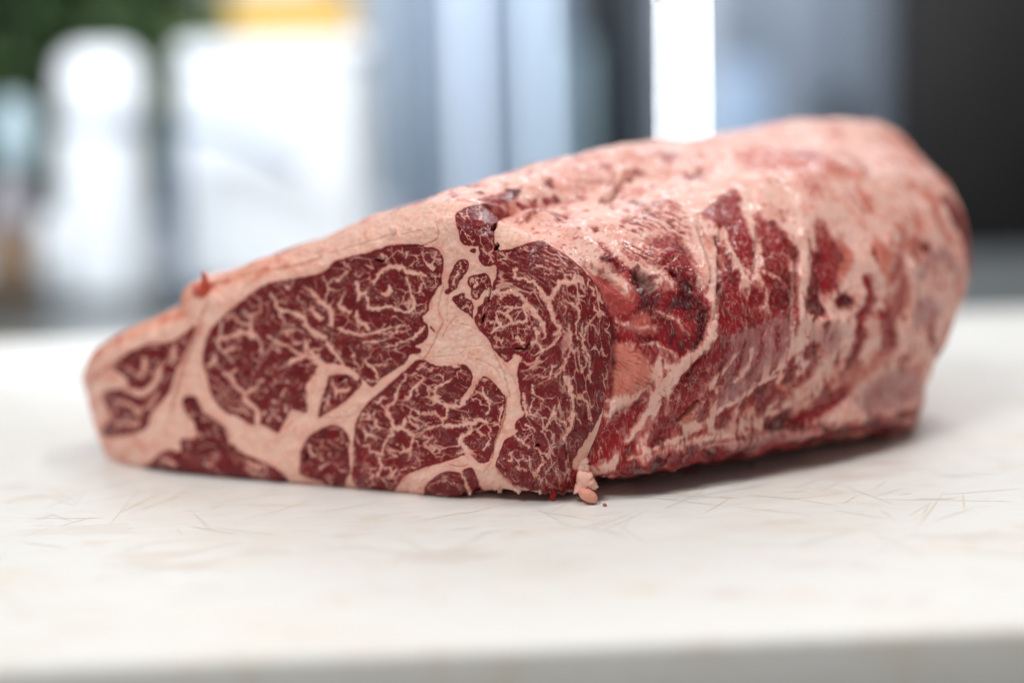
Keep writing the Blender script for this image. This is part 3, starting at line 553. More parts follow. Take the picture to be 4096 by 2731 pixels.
DARK = [(B((1045,480),(1110,500),(1170,495)), 7, 1.0), (D((620,720),(580,760),(540,790)), 9, .9), (F_((420,700),(430,760),(400,810)), 10, .9), (NZ((560,380),(530,430)), 16, 1.0), (NZ((570,540),(550,590)), 12, .9), (G((560,770),(530,870)), 7, .7), (G((630,470),(610,640)), 4, .6), (G((1100,1110),(1040,1180),(920,1190)), 6, .6), (E((1310,700),(1360,690)), 7, .7), (D((1850,700),(870,720)), 0.1, 0), (F_((1530,1090),(1580,1090)), 8, .6)]
REDS = [(A((420,920),(400,970)), 30, 1), (A((500,830),(600,800),(720,790)), 12, .7), (E((1790,1010),(1810,1150)), 24, .9), (E((1650,1200),(1760,1160)), 26, .7), (E((1400,1180),(1560,1230)), 16, .6), (E((880,1010),(1040,1110)), 14, .7), (F_((1560,1100),(1700,1060),(1740,1000)), 18, .6), (D((520,820),(550,780)), 12, .9), (F_((360,980),(400,960)), 14, .5)]
# ------------------------------------------------------------------ what the trimmed side and the top show (type, points, None for an area or full widths, softness)
kR = .92482
R_ = ZM(2400, 450, kR)
SIDE = [
 ('fat', NZ((560,440),(620,370),(760,360),(900,330),(1000,360),(1150,430),(1300,520),(1420,640),(1490,740),(1540,860),(1480,880),(1380,800),(1280,700),(1190,690),(1080,600),(960,520),(850,520),(700,520),(600,560)), None, 6),
 ('fatc', R_((280,380),(420,300),(560,240),(700,290),(850,340),(1000,400),(1110,460),(1100,520),(1040,520),(950,460),(880,400),(780,400),(700,420),(640,460),(610,400),(570,330),(500,390),(440,430),(360,420)), None, 18),
 ('mix', R_((20,420),(60,480),(160,380),(300,370),(390,470),(380,540),(250,520),(180,560),(110,520),(60,500)), None, 16),
 ('lean', R_((180,590),(250,540),(330,540),(390,610),(420,700),(435,800),(400,800),(330,750),(270,680),(200,650)), None, 18),
 ('leand', R_((290,680),(360,690),(410,760),(380,780),(320,740)), None, 16),
 ('mix', R_((100,560),(180,570),(260,600),(250,640),(170,640),(110,620)), None, 14),
 ('lean', NZ((1350,540),(1480,640),(1590,760),(1600,800),(1540,820),(1460,700),(1380,600)), None, 8),
 ('leand', R_((0,640),(60,640),(150,700),(220,760),(340,770),(430,810),(475,900),(455,1010),(380,1060),(310,1075),(250,1010),(170,990),(80,1000),(0,960),(-40,820)), None, 18),
 ('red', R_((15,690),(60,670),(120,720),(160,780),(140,850),(50,840),(5,770)), None, 16),
 ('red', R_((170,860),(240,880),(220,960),(120,940)), None, 20), ('lean', R_((220,830),(330,850),(420,900),(400,980),(300,940),(230,900)), None, 26), ('fat', R_((250,860),(330,890),(390,960)), [8,12,6], 12), ('fat', R_((180,1000),(260,1010),(330,1060)), [8,10,6], 10), ('fat', R_((70,900),(150,930),(240,930)), [8,10,6], 12),
 ('red', NZ((1230,720),(1340,710),(1480,800),(1580,900),(1620,1000),(1600,1080),(1480,1090),(1430,1000),(1390,900),(1300,800)), None, 10),
 ('fat', NZ((1310,720),(1440,760),(1540,850),(1580,900)), 20, 6),
 ('orange', R_((60,1010),(140,1020),(210,1070),(220,1140),(190,1190),(120,1220),(60,1240),(60,1120)), None, 18),
 ('fatc', R_((45,1245),(150,1215),(210,1180),(170,1235),(110,1285),(40,1310)), None, 10),
 ('lean', R_((0,1340),(60,1330),(130,1290),(200,1250),(215,1330),(160,1400),(90,1450),(0,1500),(-60,1480)), None, 16),
 ('fatc', R_((395,490),(440,600),(490,700),(500,800),(500,900),(460,1000),(390,1070),(310,1150),(240,1230),(195,1320),(120,1420)), [36,55,62,56,42,40,52,56,52,34,24], 10),
 ('lean', R_((440,440),(580,330),(605,370),(620,430),(650,500),(670,570),(670,660),(640,680),(580,640),(560,560),(530,500)), None, 11),
 ('lean', R_((670,430),(720,470),(780,500),(830,570),(860,620),(850,680),(800,670),(730,640),(690,580)), None, 14),
 ('leand', R_((690,670),(760,700),(825,690),(835,780),(800,870),(720,850),(680,770)), None, 16),
 ('lean', R_((510,740),(560,735),(620,790),(650,850),(700,880),(760,860),(810,895),(740,930),(640,945),(560,960),(520,930),(510,850)), None, 14),
 ('fatc', R_((625,430),(665,520),(690,600),(672,700),(720,790),(690,860)), [14,22,20,18,14,8], 10),
 ('fat', R_((530,510),(560,580),(600,660),(640,720),(640,800)), [12,14,16,14,10], 8), ('fat', R_((700,690),(760,720),(800,760)), [10,14,8], 8),
 ('red', R_((490,540),(520,560),(540,640)), [14,20,8], 10),
 ('lean', R_((300,1290),(330,1180),(400,1110),(470,1050),(560,980),(590,1010),(545,1100),(480,1170),(420,1230),(380,1290),(330,1320)), None, 16),
 ('grey', R_((590,970),(700,930),(800,890),(825,980),(790,1060),(700,1130),(620,1230),(560,1270),(510,1240),(550,1150),(580,1060)), None, 26),
 ('lean', R_((625,1000),(605,1100),(570,1180)), [22,24,20], 16), ('lean', R_((705,960),(695,1060),(640,1140)), [24,28,20], 16), ('lean', R_((770,930),(765,1020)), [22,22], 16),
 ('lean', R_((720,1240),(820,1190),(900,1130),(930,1080)), [30,44,40,26], 20),
 ('fat', R_((830,650),(842,760),(832,880),(832,980),(790,1080),(720,1150),(620,1220),(520,1290),(420,1370),(260,1440),(130,1500)), [26,26,24,22,20,18,16,16,18,20,16], 9),
 ('fat', R_((470,1180),(540,1120),(600,1040)), [10,12,8], 8), ('fat', R_((590,1160),(640,1100),(660,1020)), [10,12,8], 9),
 ('fatc', R_((870,520),(890,680),(872,800),(872,900),(862,1000),(842,1070)), [40,44,40,36,30,20], 14),
 ('lean', R_((852,690),(850,800),(845,960)), [9,12,8], 10), ('lean', R_((900,560),(925,660),(912,780)), [10,14,8], 10),
 ('lean', R_((930,470),(970,490),(1030,560),(1085,610),(1050,680),(1030,760),(960,780),(930,700),(940,600)), None, 24), ('orange', R_((1040,560),(1085,620),(1050,690)), [30,40,30], 26),
 ('fatc', R_((1120,560),(1130,680),(1090,740)), [70,80,40], 30),
 ('leand', R_((1030,805),(1080,790),(1105,830),(1040,850)), None, 20),
 ('grey', R_((955,945),(1040,930),(1040,1020),(965,1020)), None, 24), ('fatc', R_((935,960),(960,900),(1035,895),(1070,950),(1040,1030)), [22,26,26,24,18], 16),
 ('lean', R_((1150,720),(1170,800),(1130,900),(1120,1000),(1080,1080)), [24,32,30,28,22], 24),
 ('red', R_((1290,650),(1255,730)), [44,30], 26), ('red', R_((1315,740),(1290,830),(1225,880)), [50,66,36], 26), ('orange', R_((1370,555),(1290,585)), [54,36], 26),
 ('lean', R_((1230,890),(1250,990),(1190,1080)), [40,44,30], 28),
 ('fatc', R_((1345,660),(1345,800),(1322,950),(1300,1030)), [40,46,44,36], 24),
 ('grey', R_((1400,710),(1440,630),(1510,630),(1545,700)), [50,66,60,40], 30), ('fat', R_((1420,730),(1480,690),(1530,740),(1490,820),(1410,800)), None, 30), ('grey', R_((1390,800),(1470,820),(1460,900),(1380,920)), None, 34),
 ('leand', R_((1490,380),(1540,450),(1580,540),(1605,640)), [30,44,44,30], 20), ('red', R_((1590,570),(1612,680),(1592,800),(1560,900),(1520,1020)), [22,30,26,22,18], 18),
 ('fat', R_((960,1110),(880,1200),(780,1290),(640,1350),(480,1400)), [26,28,26,24,20], 20), ('orange', R_((800,1190),(830,1230)), [24,20], 18),
 ('lean', R_((1110,1090),(1040,1200),(960,1260),(860,1330),(740,1380)), [30,44,44,40,26], 28), ('orange', R_((1000,1160),(1140,1120),(1250,1050)), [40,60,50], 40),
 ('grey', R_((1150,1190),(1280,1110),(1380,1130),(1360,1230),(1250,1290),(1130,1300)), None, 40),
 ('leand', R_((60,1560),(250,1500),(430,1440),(560,1390),(700,1385),(860,1360),(1000,1350),(1180,1330),(1380,1270),(1415,1330),(1200,1400),(900,1460),(600,1500),(300,1560)), None, 26),  # dark lean, also standing in for the shade under the overhang
 ('fat', R_((180,1500),(330,1445),(500,1405),(640,1380)), [22,26,24,16], 16),
 ('fat', R_((450,1452),(700,1402),(950,1378)), [8,16,8], 14), ('fat', R_((900,1436),(1150,1384),(1350,1322)), [8,16,8], 16), ('grey', R_((560,1440),(760,1410),(900,1400)), [20,30,20], 24),
 ('orange', R_((345,1320),(375,1290),(410,1260),(405,1320),(370,1350)), None, 8),
 ('orange', R_((580,190),(700,150),(860,170),(1000,200),(1080,250),(1060,290),(960,280),(880,260),(760,250),(660,240)), None, 22),
 ('red', R_((800,165),(920,170),(970,225),(860,205)), None, 24), ('red', R_((200,190),(340,190)), [14,24], 16), ('red', R_((400,220),(450,240)), [24,16], 14), ('red', R_((0,240),(70,235)), [30,20], 12),
 ('orange', R_((1240,110),(1330,170),(1380,240)), [30,44,30], 30),
 ('fatc', R_((0,390),(60,330),(95,260),(170,235)), [26,30,26,18], 8),
 ('leand', NZ((400,190),(560,150),(740,100),(760,140),(700,200),(600,240),(480,220)), None, 8),
 ('red', NZ((860,310),(770,390),(740,400)), [6,8,4], 4), ('red', NZ((900,270),(1100,220),(1280,190)), [14,18,12], 8), ('red', NZ((1240,60),(1400,60),(1500,120)), [16,24,14], 10), ('fatc', NZ((1320,380),(1400,330),(1500,340)), [60,70,40], 10),
]
SIDE = [(a, b_, c if c is None or not isinstance(c, list) else [x * (.80 if a in ('red', 'lean', 'leand') and b_[0][0] > 3350 else .47) for x in c], d * (.6 if b_[0][0] > 3350 else 1)) for a, b_, c, d in SIDE]
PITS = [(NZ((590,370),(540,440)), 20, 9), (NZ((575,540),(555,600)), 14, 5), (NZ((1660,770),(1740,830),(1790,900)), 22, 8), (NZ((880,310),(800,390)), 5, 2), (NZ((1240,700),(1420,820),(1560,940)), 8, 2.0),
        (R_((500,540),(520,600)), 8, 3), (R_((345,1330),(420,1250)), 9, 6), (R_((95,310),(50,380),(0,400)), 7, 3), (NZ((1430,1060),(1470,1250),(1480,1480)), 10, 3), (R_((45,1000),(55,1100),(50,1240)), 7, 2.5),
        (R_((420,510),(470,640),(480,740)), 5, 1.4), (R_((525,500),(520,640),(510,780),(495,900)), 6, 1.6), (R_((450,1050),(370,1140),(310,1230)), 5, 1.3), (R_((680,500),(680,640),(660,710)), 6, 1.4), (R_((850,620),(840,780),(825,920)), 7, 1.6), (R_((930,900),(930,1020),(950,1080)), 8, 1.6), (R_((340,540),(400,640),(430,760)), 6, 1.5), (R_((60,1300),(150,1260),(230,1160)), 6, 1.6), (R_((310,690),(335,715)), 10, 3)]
RIDGES = [(NZ((640,380),(760,350),(880,330),(1000,380)), 30, 3.0), (NZ((1150,430),(1300,540),(1430,680)), 34, 2.5), (R_((395,490),(450,610),(490,740),(495,900)), 26, 1.8), (R_((270,630),(330,620),(390,700)), 30, 3), (NZ((1450,930),(1560,960),(1600,1050)), 40, 2.5), (R_((870,520),(890,680),(870,900)), 26, 1.6), (R_((80,1050),(140,1110),(130,1190)), 40, 2.5), (R_((0,390),(60,330),(100,260)), 14, 2.4), (R_((1345,680),(1340,850),(1310,1000)), 34, 2.2), (R_((960,900),(1040,900),(1060,980)), 22, 1.8)]
# ------------------------------------------------------------------ colours and relief of the roast
FAT = np.array([0.84, 0.475, 0.385]); FAT_O = np.array([0.82, 0.37, 0.28]); FAT_P = np.array([0.87, 0.54, 0.465])
LEAN = np.array([0.165, 0.0125, 0.0165]); LEAN_D = np.array([0.080, 0.006, 0.010]); LEAN_B = np.array([0.150, 0.024, 0.024])
SLEAN = np.array([0.30, 0.016, 0.022]); SLEAN_D = np.array([0.070, 0.004, 0.009])
RED = np.array([0.36, 0.018, 0.020]); ORANGE = np.array([0.55, 0.115, 0.070]); GREY = np.array([0.34, 0.18, 0.20]); DARKC = np.array([0.03, 0.004, 0.005])

def jitter(X, a1, s1, a2, s2, seed):
    return X + np.stack([vnoise2(X[:, 0] / s1, X[:, 1] / s1, seed) * a1 + vnoise2(X[:, 0] / s2, X[:, 1] / s2, seed + 1) * a2,
                         vnoise2(X[:, 0] / s1, X[:, 1] / s1, seed + 2) * a1 + vnoise2(X[:, 0] / s2, X[:, 1] / s2, seed + 3) * a2], -1)

def marble(X, S, ang, st, wc, wf, seed):
    c, s = math.cos(ang), math.sin(ang)
    x = (X[:, 0] * c + X[:, 1] * s) / (S * st); y = (-X[:, 0] * s + X[:, 1] * c) / S
    x2 = x + fbm2(x * 1.2, y * 1.2, seed, 3) * .35; y2 = y + fbm2(x * 1.2 + 7, y * 1.2, seed + 4, 3) * .35
    v = np.zeros(len(X))
    if wc > 0:
        f1, f2 = worley2(x2, y2, seed); e = f2 - f1
        w_ = wc * np.clip(0.55 + 2.4 * vnoise2(x * .7, y * .7, seed + 9), 0, 2.8)
        v = (1 - ss(w_ * .5, w_ * 1.2 + .065, e)) * ss(.15, .5, w_ / wc) * .92
    f1, f2 = worley2(x2 * 2.4 + 3, y2 * 2.4, seed + 20); e = f2 - f1
    w_ = wf * np.clip(0.2 + 2.6 * vnoise2(x * 1.1, y * 1.1, seed + 29), 0, 2.4)
    v2 = (1 - ss(w_ * .4, w_ * 1.2 + .08, e)) * ss(.1, .8, w_ / max(wf, 1e-6)) * .42
    fl = fbm2(x2 * 3.0, y2 * 7.0, seed + 40, 3, .6); v3 = ss(.42, .95, fl) * ss(-.25, .35, vnoise2(x * 1.3, y * 1.3, seed + 50)) * .55
    sp = ss(.45, .7, vnoise2(x2 * 4.5, y2 * 4.5, seed + 60)) * ss(-.1, .2, vnoise2(x * .9, y * .9, seed + 66)) * .4
    return np.maximum(np.maximum(v, v2), np.maximum(v3, sp))

# ---- cut face
X = chart(vf); nF = len(X)
Xs = jitter(X, 2.6, 22, 1.8, 7, 11); Xv = jitter(jitter(X, 7.0, 19, 3.6, 7.5, 41), 1.8, 3.6, .8, 2.2, 45)
lean = np.zeros(nF); mus = np.full(nF, -1); edge = np.full(nF, 99.0); outd = np.full(nF, 99.0)
capx = to_chart([(2230, 1300)])[0, 0]; swirl = to_chart([(2040, 1310)])[0]; capy = to_chart([(2100, 1080)])[0, 1]
marb = np.zeros(nF)
for k, (nm, P, S, wc, wf, ang, st) in enumerate(MUSCLES):
    Q = curve_pts(to_chart(P), True, 3); idx = near(X, Q, 34)
    sd = poly_sd(Xs[idx], Q); outd[idx] = np.minimum(outd[idx], sd); ins = sd < 1.5
    lean[idx] = np.maximum(lean[idx], 1 - ss(-3.0, 2.2, sd)); mus[idx[ins]] = k; edge[idx[ins]] = -sd[ins]
    j = idx[sd < 4]
    if nm == 'cap_muscle':
        a = marble(X[j], 36, 1.5, 2.6, .085, .085, 301)                      # grain running up and down near the edge
        rel = X[j] - swirl; r = np.hypot(rel[:, 0], rel[:, 1]); th = np.arctan2(rel[:, 1], rel[:, 0])
        sw = marble(np.stack([th * 120, r * 1.0], -1), 30, 0, 1.9, .075, .08, 320)
        tp = marble(X[j], 26, .55, 3.2, .08, .085, 340)
        mr_ = ss(-70, 90, X[j, 0] - capx); mt_ = ss(60, -60, X[j, 1] - capy)
        low = ss(150, 260, X[j, 1] - swirl[1])
        lo_ = marble(X[j], 42, 1.1, 1.8, .075, .08, 360)
        m_ = sw * (1 - low) + lo_ * low; m_ = m_ * (1 - mr_) + a * mr_; m_ = m_ * (1 - mt_) + tp * mt_
        marb[j] = m_
    else:
        marb[j] = marble(X[j], S, ang, st, wc, wf, 100 + 37 * k)
trace = np.zeros(nF); feather = ss(.25, .75, fbm2(X[:, 0] / 7.5, X[:, 1] / 7.5, 501, 3, .6)) * .6
for P, W in VEINS:
    Q = to_chart(P); n0 = len(Q)
    Qs = curve_pts(Q, False, 4); Ws = np.interp(np.linspace(0, 1, len(Qs)), np.linspace(0, 1, len(W)), W)
    idx = near(X, Qs, Ws.max() + 14); d = seg_dist(Xv[idx], Qs, Ws * .80 - 1.0)
    trace[idx] = np.maximum(trace[idx], np.maximum(1 - ss(-3.2, 3.6, d), (1 - ss(2, 15, d)) * feather[idx]))
rim = ss(10, 0.5, edge) * (mus >= 0)
marb *= ss(3, 11, edge + 2 * vnoise2(X[:, 0] / 8, X[:, 1] / 8, 5)) * (mus >= 0)
fatness = 1 - lean * (1 - np.maximum(marb, trace))
fatness = .35 * fatness + .65 * ss(.12, .88, fatness)
n1 = fbm2(X[:, 0] / 60, X[:, 1] / 60, 3, 4); n2 = fbm2(X[:, 0] / 16, X[:, 1] / 16, 4, 3); n3 = vnoise2(X[:, 0] / 4, X[:, 1] / 4, 8)
fatc = mixc(mixc(np.tile(FAT, (nF, 1)), FAT_O, ss(0, .8, n1) * .55), FAT_P, ss(-.05, -.7, n1 + n2 * .3) * .6)
fatc = fatc * (1 + .05 * n2 + .03 * n3)[:, None]
fatc = mixc(fatc, np.array([.70, .26, .21]), np.clip((1 - ss(0, 16, outd)) * .30 * (.6 + n2) + ss(.2, .9, fbm2(X[:, 0] / 110 + 5, X[:, 1] / 110, 55, 3)) * .38, 0, .6))
fatc = mixc(fatc, np.array([.90, .63, .52]), ss(6, 30, np.minimum(outd, 40)) * ss(-.5, .4, n2 - .4 * n1) * .55)
cap_line = np.abs(fbm2(X[:, 0] / 42 + .3 * n2, X[:, 1] / 42, 77, 3))
fatc = mixc(fatc, np.array([.62, .26, .18]), (1 - ss(0, .05, cap_line)) * .07 * ss(0, .3, vnoise2(X[:, 0] / 90, X[:, 1] / 90, 78)))
crease = np.zeros(nF)
for P, W, S in CREASE:
    Qs = curve_pts(to_chart(P), False, 4); idx = near(X, Qs, W * 2 + 8); tt = np.sin(np.pi * np.linspace(.06, .94, len(Qs)))
    d = seg_dist(Xs[idx], Qs, W * .35 * tt); crease[idx] = np.maximum(crease[idx], (1 - ss(-.5, W * .9 + 1.5, d)) * S)
fatc = mixc(fatc, np.array([.46, .13, .09]), np.clip(crease * .55, 0, .8))
ln = fbm2(X[:, 0] / 26, X[:, 1] / 26, 21, 4); fib = vnoise2(X[:, 0] / 3.0 + n2, X[:, 1] / 9.0, 23)
dry = ss(.05, .55, vnoise2(X[:, 0] / 80, X[:, 1] / 80, 25) + .25 * n2)
leanc = mixc(mixc(np.tile(LEAN, (nF, 1)), LEAN_D, ss(0, .9, ln) * .75), LEAN_B, dry * .7) * (1 + .10 * fib + .06 * n3)[:, None]
low_mix = np.array([1.0 if MUSCLES[i][0] in ('round_muscle', 'bottom_muscle', 'flank_muscle') else 0.0 for i in range(len(MUSCLES))] + [0.0])[mus]
leanc = mixc(leanc, np.array([.115, .012, .016]), low_mix * .6)
leanc = mixc(leanc, LEAN_D, rim * .15)
bright = np.clip(ss(0, .6, vnoise2(X[:, 0] / 45, X[:, 1] / 45, 26) + .3 * n2) * .7 + .35 * np.array([1.0 if m_[0] in ('cap_muscle', 'top_muscle') else 0.0 for m_ in MUSCLES] + [0.0])[mus] + .5 * (1 - ss(.05, .25, vv.ravel())), 0, .9)
leanc = mixc(leanc, np.array([.235, .012, .018]), bright * .75)
band = ss(.90, .975, vv.ravel() + .012 * n2) * ss(.62, .45, uu.ravel()); fatc = mixc(fatc, np.array([.84, .36, .24]), band * .65); fatc = mixc(fatc, np.array([.66, .15, .11]), np.clip(band * ss(.1, .6, n1 + .5 * n2) * .8, 0, 1))
tipr = ss(.16, .03, uu.ravel()); fatc = mixc(fatc, np.array([.66, .20, .16]), tipr * ss(-.2, .6, n1 + .6 * n2) * .55)
col_f = mixc(leanc, fatc, fatness)
part_m = fatness * lean * (1 - np.clip(trace, 0, 1)); col_f = mixc(col_f, np.array([.42, .14, .12]), np.clip(part_m * .35, 0, 1))
pit_f = np.zeros(nF); wet_f = np.zeros(nF)
for P, W, S in REDS:
    Qs = resample(to_chart(P), 6); idx = near(X, Qs, W + 20); d = seg_dist(Xv[idx], Qs, np.full(6, W * .6)); a = (1 - ss(-W * .5, W * .6, d)) * S
    col_f[idx] = mixc(col_f[idx], RED, a * .8); wet_f[idx] = np.maximum(wet_f[idx], a)
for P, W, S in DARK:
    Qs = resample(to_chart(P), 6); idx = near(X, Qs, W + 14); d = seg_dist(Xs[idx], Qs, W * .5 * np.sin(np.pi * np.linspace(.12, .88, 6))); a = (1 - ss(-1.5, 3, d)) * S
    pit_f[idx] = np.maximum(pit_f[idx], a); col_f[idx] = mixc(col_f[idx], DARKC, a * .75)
capm = np.array([1.0 if MUSCLES[i][0] in ('cap_muscle', 'top_muscle') else 0.0 for i in range(len(MUSCLES))] + [0.0])[mus]
torn = capm * ss(60, 500, X[:, 1] - swirl[1] + (X[:, 0] - capx) * .6)
lump = fbm2(X[:, 0] / 55, X[:, 1] / 55, 91, 3)
h_f = (fatness - .5) * .00008 + n2 * .00010 + n1 * .0004 * (1 - lean) - crease * .0011 - pit_f * .004 + torn * (fbm2(X[:, 0] / 22, X[:, 1] / 44, 93, 3) * .0011 + (fatness - .5) * .0003) + capm * .0002 * fbm2(X[:, 0] / 18, X[:, 1] / 18, 95, 2) + lump * .0005
fade = ss(0, .018, 1 - uu).ravel() * ss(0, .03, 1 - vv).ravel() * ss(0, .02, uu).ravel()
rag = (1 - ss(0, .02, vv.ravel())) * fbm2(X[:, 0] / 34, X[:, 1] / 60, 61, 3) * .0008 * ss(.45, .6, uu.ravel())
vf2 = vf + nfv_ * (h_f * fade)[:, None]; vf2[:, 2] = np.maximum(vf2[:, 2] + rag, .0003)
rough_f = .46 - .08 * lean + .05 * n2 - .2 * wet_f

X_f = X
# ---- lofted side, top, underside and back end
X = chart(vs_); nS = len(X); q = vs_ * 1000
s_arr = np.tile(sv, NR)
face_cam = ss(-.06, .10, -(nsv @ ED))
warp = np.stack([vnoise3(q / 9, 1), vnoise3(q / 9, 2), vnoise3(q / 9, 3)], -1)
qw = q + warp * 1.6
n1 = fbm3(qw / np.array([11, 11, 22.]), 5, 3); n2 = fbm3(qw / np.array([3.2, 3.2, 7]), 6, 3); n3 = vnoise3(q / .9, 7); big = fbm3(q / 40, 8, 2)
topness = ss(.35, .75, nsv[:, 2])
fibre = vnoise3(qw / np.array([.7, .7, 3.6]), 9); fibre2 = vnoise3(qw / np.array([1.9, 1.9, 8.0]), 10)
hfib = vnoise3(qw / np.array([5.0, 5.0, 1.0]), 19)
rdg0 = (1 - ss(.02, .22, np.abs(vnoise3(qw / np.array([6, 6, 10.]), 47)))) * ss(-.3, .3, vnoise3(q / 14, 48))
lean = ss(-.15, .65, n1 + .35 * n2 + .3 * fibre2 + .52 - .80 * ss(.30, .80, s_arr) - topness * .75 - .35 * rdg0) * .95
tonew = {k: np.zeros(nS) for k in ('fat', 'fatc', 'lean', 'leand', 'mix', 'red', 'orange', 'grey')}
Xv = jitter(X, 7, 44, 4.5, 13, 71)
def over(kind, idx, a):
    for kk in tonew: tonew[kk][idx] *= 1 - a
    tonew[kind][idx] += a
vis_i = np.nonzero((face_cam > .01) & (s_arr < 1.13))[0]; Xi = X[vis_i]; Xvi = Xv[vis_i]
for kind, P, W, soft in SIDE:
    if W is None:
        Qs = curve_pts(to_chart(P), True, 3); idx = near(Xi, Qs, soft + 8); d = poly_sd(Xvi[idx], Qs)
    else:
        Q = to_chart(P); W = [W] * len(Q) if not isinstance(W, list) else W
        Qs = curve_pts(Q, False, 4); Ws = np.interp(np.linspace(0, 1, len(Qs)), np.linspace(0, 1, len(W)), W)
        idx = near(Xi, Qs, max(W) + soft + 10); d = seg_dist(Xvi[idx], Qs, Ws)
    gi = vis_i[idx]; sf = soft * 1.15 + 3; d = d + sf * (.5 * n2[gi] + .35 * fibre2[gi] + .3 * fibre[gi])
    a = (1 - ss(-sf, sf, d)) * face_cam[gi] * (.85 if kind in ('grey', 'red') else .95)
    over(kind, vis_i[idx], a)
rest = 1 - sum(tonew.values())
rdg = (1 - ss(.02, .16, np.abs(vnoise3(qw / np.array([3.4, 3.4, 5.5]), 27)))) * ss(-.15, .35, vnoise3(q / 11, 28))
rdg2 = (1 - ss(.02, .2, np.abs(vnoise3(qw / np.array([1.5, 1.5, 2.6]), 29)))) * ss(-.05, .4, vnoise3(q / 6, 30))
lean_streak = np.clip(.93 + .10 * fibre + .10 * fibre2 - .40 * rdg * (.6 + fibre2) - .12 * rdg2 - .55 * ss(.28, .62, fibre + .35 * n2) - .3 * ss(.2, .6, fibre2), 0, 1)
xr = (X[:, 0] * .88 + X[:, 1] * .47 + 14 * n2) / 52; yr = (-X[:, 0] * .47 + X[:, 1] * .88 + 9 * n1) / 10
mixs = ss(-.35, .65, .6 * vnoise2(xr, yr, 137) + .35 * vnoise2(xr * 2.2, yr * 2, 138) + .45 * n2 + .25 * n1)
L_ = lean * rest + tonew['lean'] * lean_streak + tonew['leand'] * (.30 + .70 * lean_streak) + tonew['mix'] * mixs + tonew['red'] * .35 * lean_streak + tonew['fat'] * ss(.2, .8, n2 + fibre2) * .35 + tonew['fatc'] * ss(.4, .9, n2 + fibre2) * .15 + tonew['orange'] * .62 * mixs + tonew['grey'] * .3 * lean_streak
L_ = ss(.06, .80, L_)
streak = np.clip(ss(.10, .55, fibre + .35 * n2) * .17 + ss(.15, .5, fibre2 + .3 * n2) * .10 + rdg * .16, 0, .4) * (1 - .6 * tonew['leand'])
L_ = L_ * (1 - streak) + (1 - L_) * .30 * ss(.20, .60, fibre2 + .4 * fibre + .3 * n2) * (1 - .6 * tonew['fatc'])
fatc = mixc(mixc(np.tile(FAT_P, (nS, 1)), FAT_O, ss(-.1, .7, n1 + .3 * n2) * .55), FAT, ss(0, -.6, n1) * .6) * (1 + .05 * n2 + .03 * n3)[:, None]
fatc = mixc(fatc, ORANGE, ss(.1, .6, fbm3(q / 18 + 9, 12, 3)) * (.5 + .3 * ss(.45, .8, s_arr)) * (rest + tonew['fat'] * .4))
leanc = mixc(mixc(np.tile(SLEAN, (nS, 1)), SLEAN_D, ss(-.1, .8, .8 * n1 + .25 * n2 + .3 * fibre2 + .5 * tonew['leand'])), RED * .8, ss(.1, .6, big + .4 * n1) * .5) * (1 + .14 * fibre + .12 * n2)[:, None]
fatc = mixc(fatc, np.array([.76, .27, .21]), np.clip(ss(-.1, .7, fbm3(qw / 9 + 21, 52, 3)) * (.55 - .35 * tonew['fatc']), 0, .7))
col_s = mixc(fatc, leanc, np.clip(L_, 0, 1))
edge_s = np.clip(1 - np.abs(L_ - .42) / .36, 0, 1); col_s = mixc(col_s, np.array([.50, .055, .045]), edge_s * .55)
col_s = mixc(col_s, mixc(np.tile(RED, (nS, 1)), ORANGE, ss(0, .6, n2) * .6), tonew['red'] * .8)
col_s = mixc(col_s, mixc(np.tile(ORANGE, (nS, 1)), FAT_O, ss(.0, .7, n2 + fibre2 * .5) * .4), tonew['orange'] * .80)
col_s = mixc(col_s, mixc(np.tile(GREY, (nS, 1)), LEAN * 1.6, ss(.0, .5, n2 + .4 * fibre2) * .8), tonew['grey'] * .6)
rd = (1 - ss(0, .05, np.abs(fbm3(q / 12 + 40, 14, 3)))) * ss(0, .3, vnoise3(q / 25, 15)); col_s = mixc(col_s, RED * 1.3, rd * .45 * (1 - np.clip(L_, 0, 1)))
h_s = big * .0022 + fbm3(qw / 15, 16, 2) * .0012 * (1 - .35 * topness) + n2 * .00020 * (1 - .5 * topness) + (fibre * .4 + fibre2) * .00028 * (.4 + L_) - (np.clip(L_, 0, 1) - .5) * .0006
h_s += .0034 * fbm3(q / 20 + 70, 62, 3) * ss(62, 20, q[:, 2])
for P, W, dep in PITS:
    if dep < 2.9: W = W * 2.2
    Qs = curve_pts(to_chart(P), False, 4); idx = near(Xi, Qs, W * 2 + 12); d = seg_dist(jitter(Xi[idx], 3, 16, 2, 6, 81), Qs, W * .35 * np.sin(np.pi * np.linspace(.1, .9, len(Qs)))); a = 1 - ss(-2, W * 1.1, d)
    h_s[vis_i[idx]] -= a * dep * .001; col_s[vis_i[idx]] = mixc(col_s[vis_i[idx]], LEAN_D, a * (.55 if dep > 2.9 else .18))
for P, W, hgt in RIDGES:
    Qs = curve_pts(to_chart(P), False, 4); idx = near(Xi, Qs, W * 2.5); d = seg_dist(Xi[idx], Qs, np.zeros(len(Qs)))
    h_s[vis_i[idx]] += np.exp(-(d / W) ** 2 * 1.4) * hgt * .001
fade = ss(0, .035, s_arr)
vs2 = vs_ + nsv * (h_s * fade)[:, None]; vs2[:, 2] = np.maximum(vs2[:, 2], .0006)
rough_s = .46 + .05 * n2 - .14 * (tonew['red'] + tonew['leand'] * .5) - .08 * topness

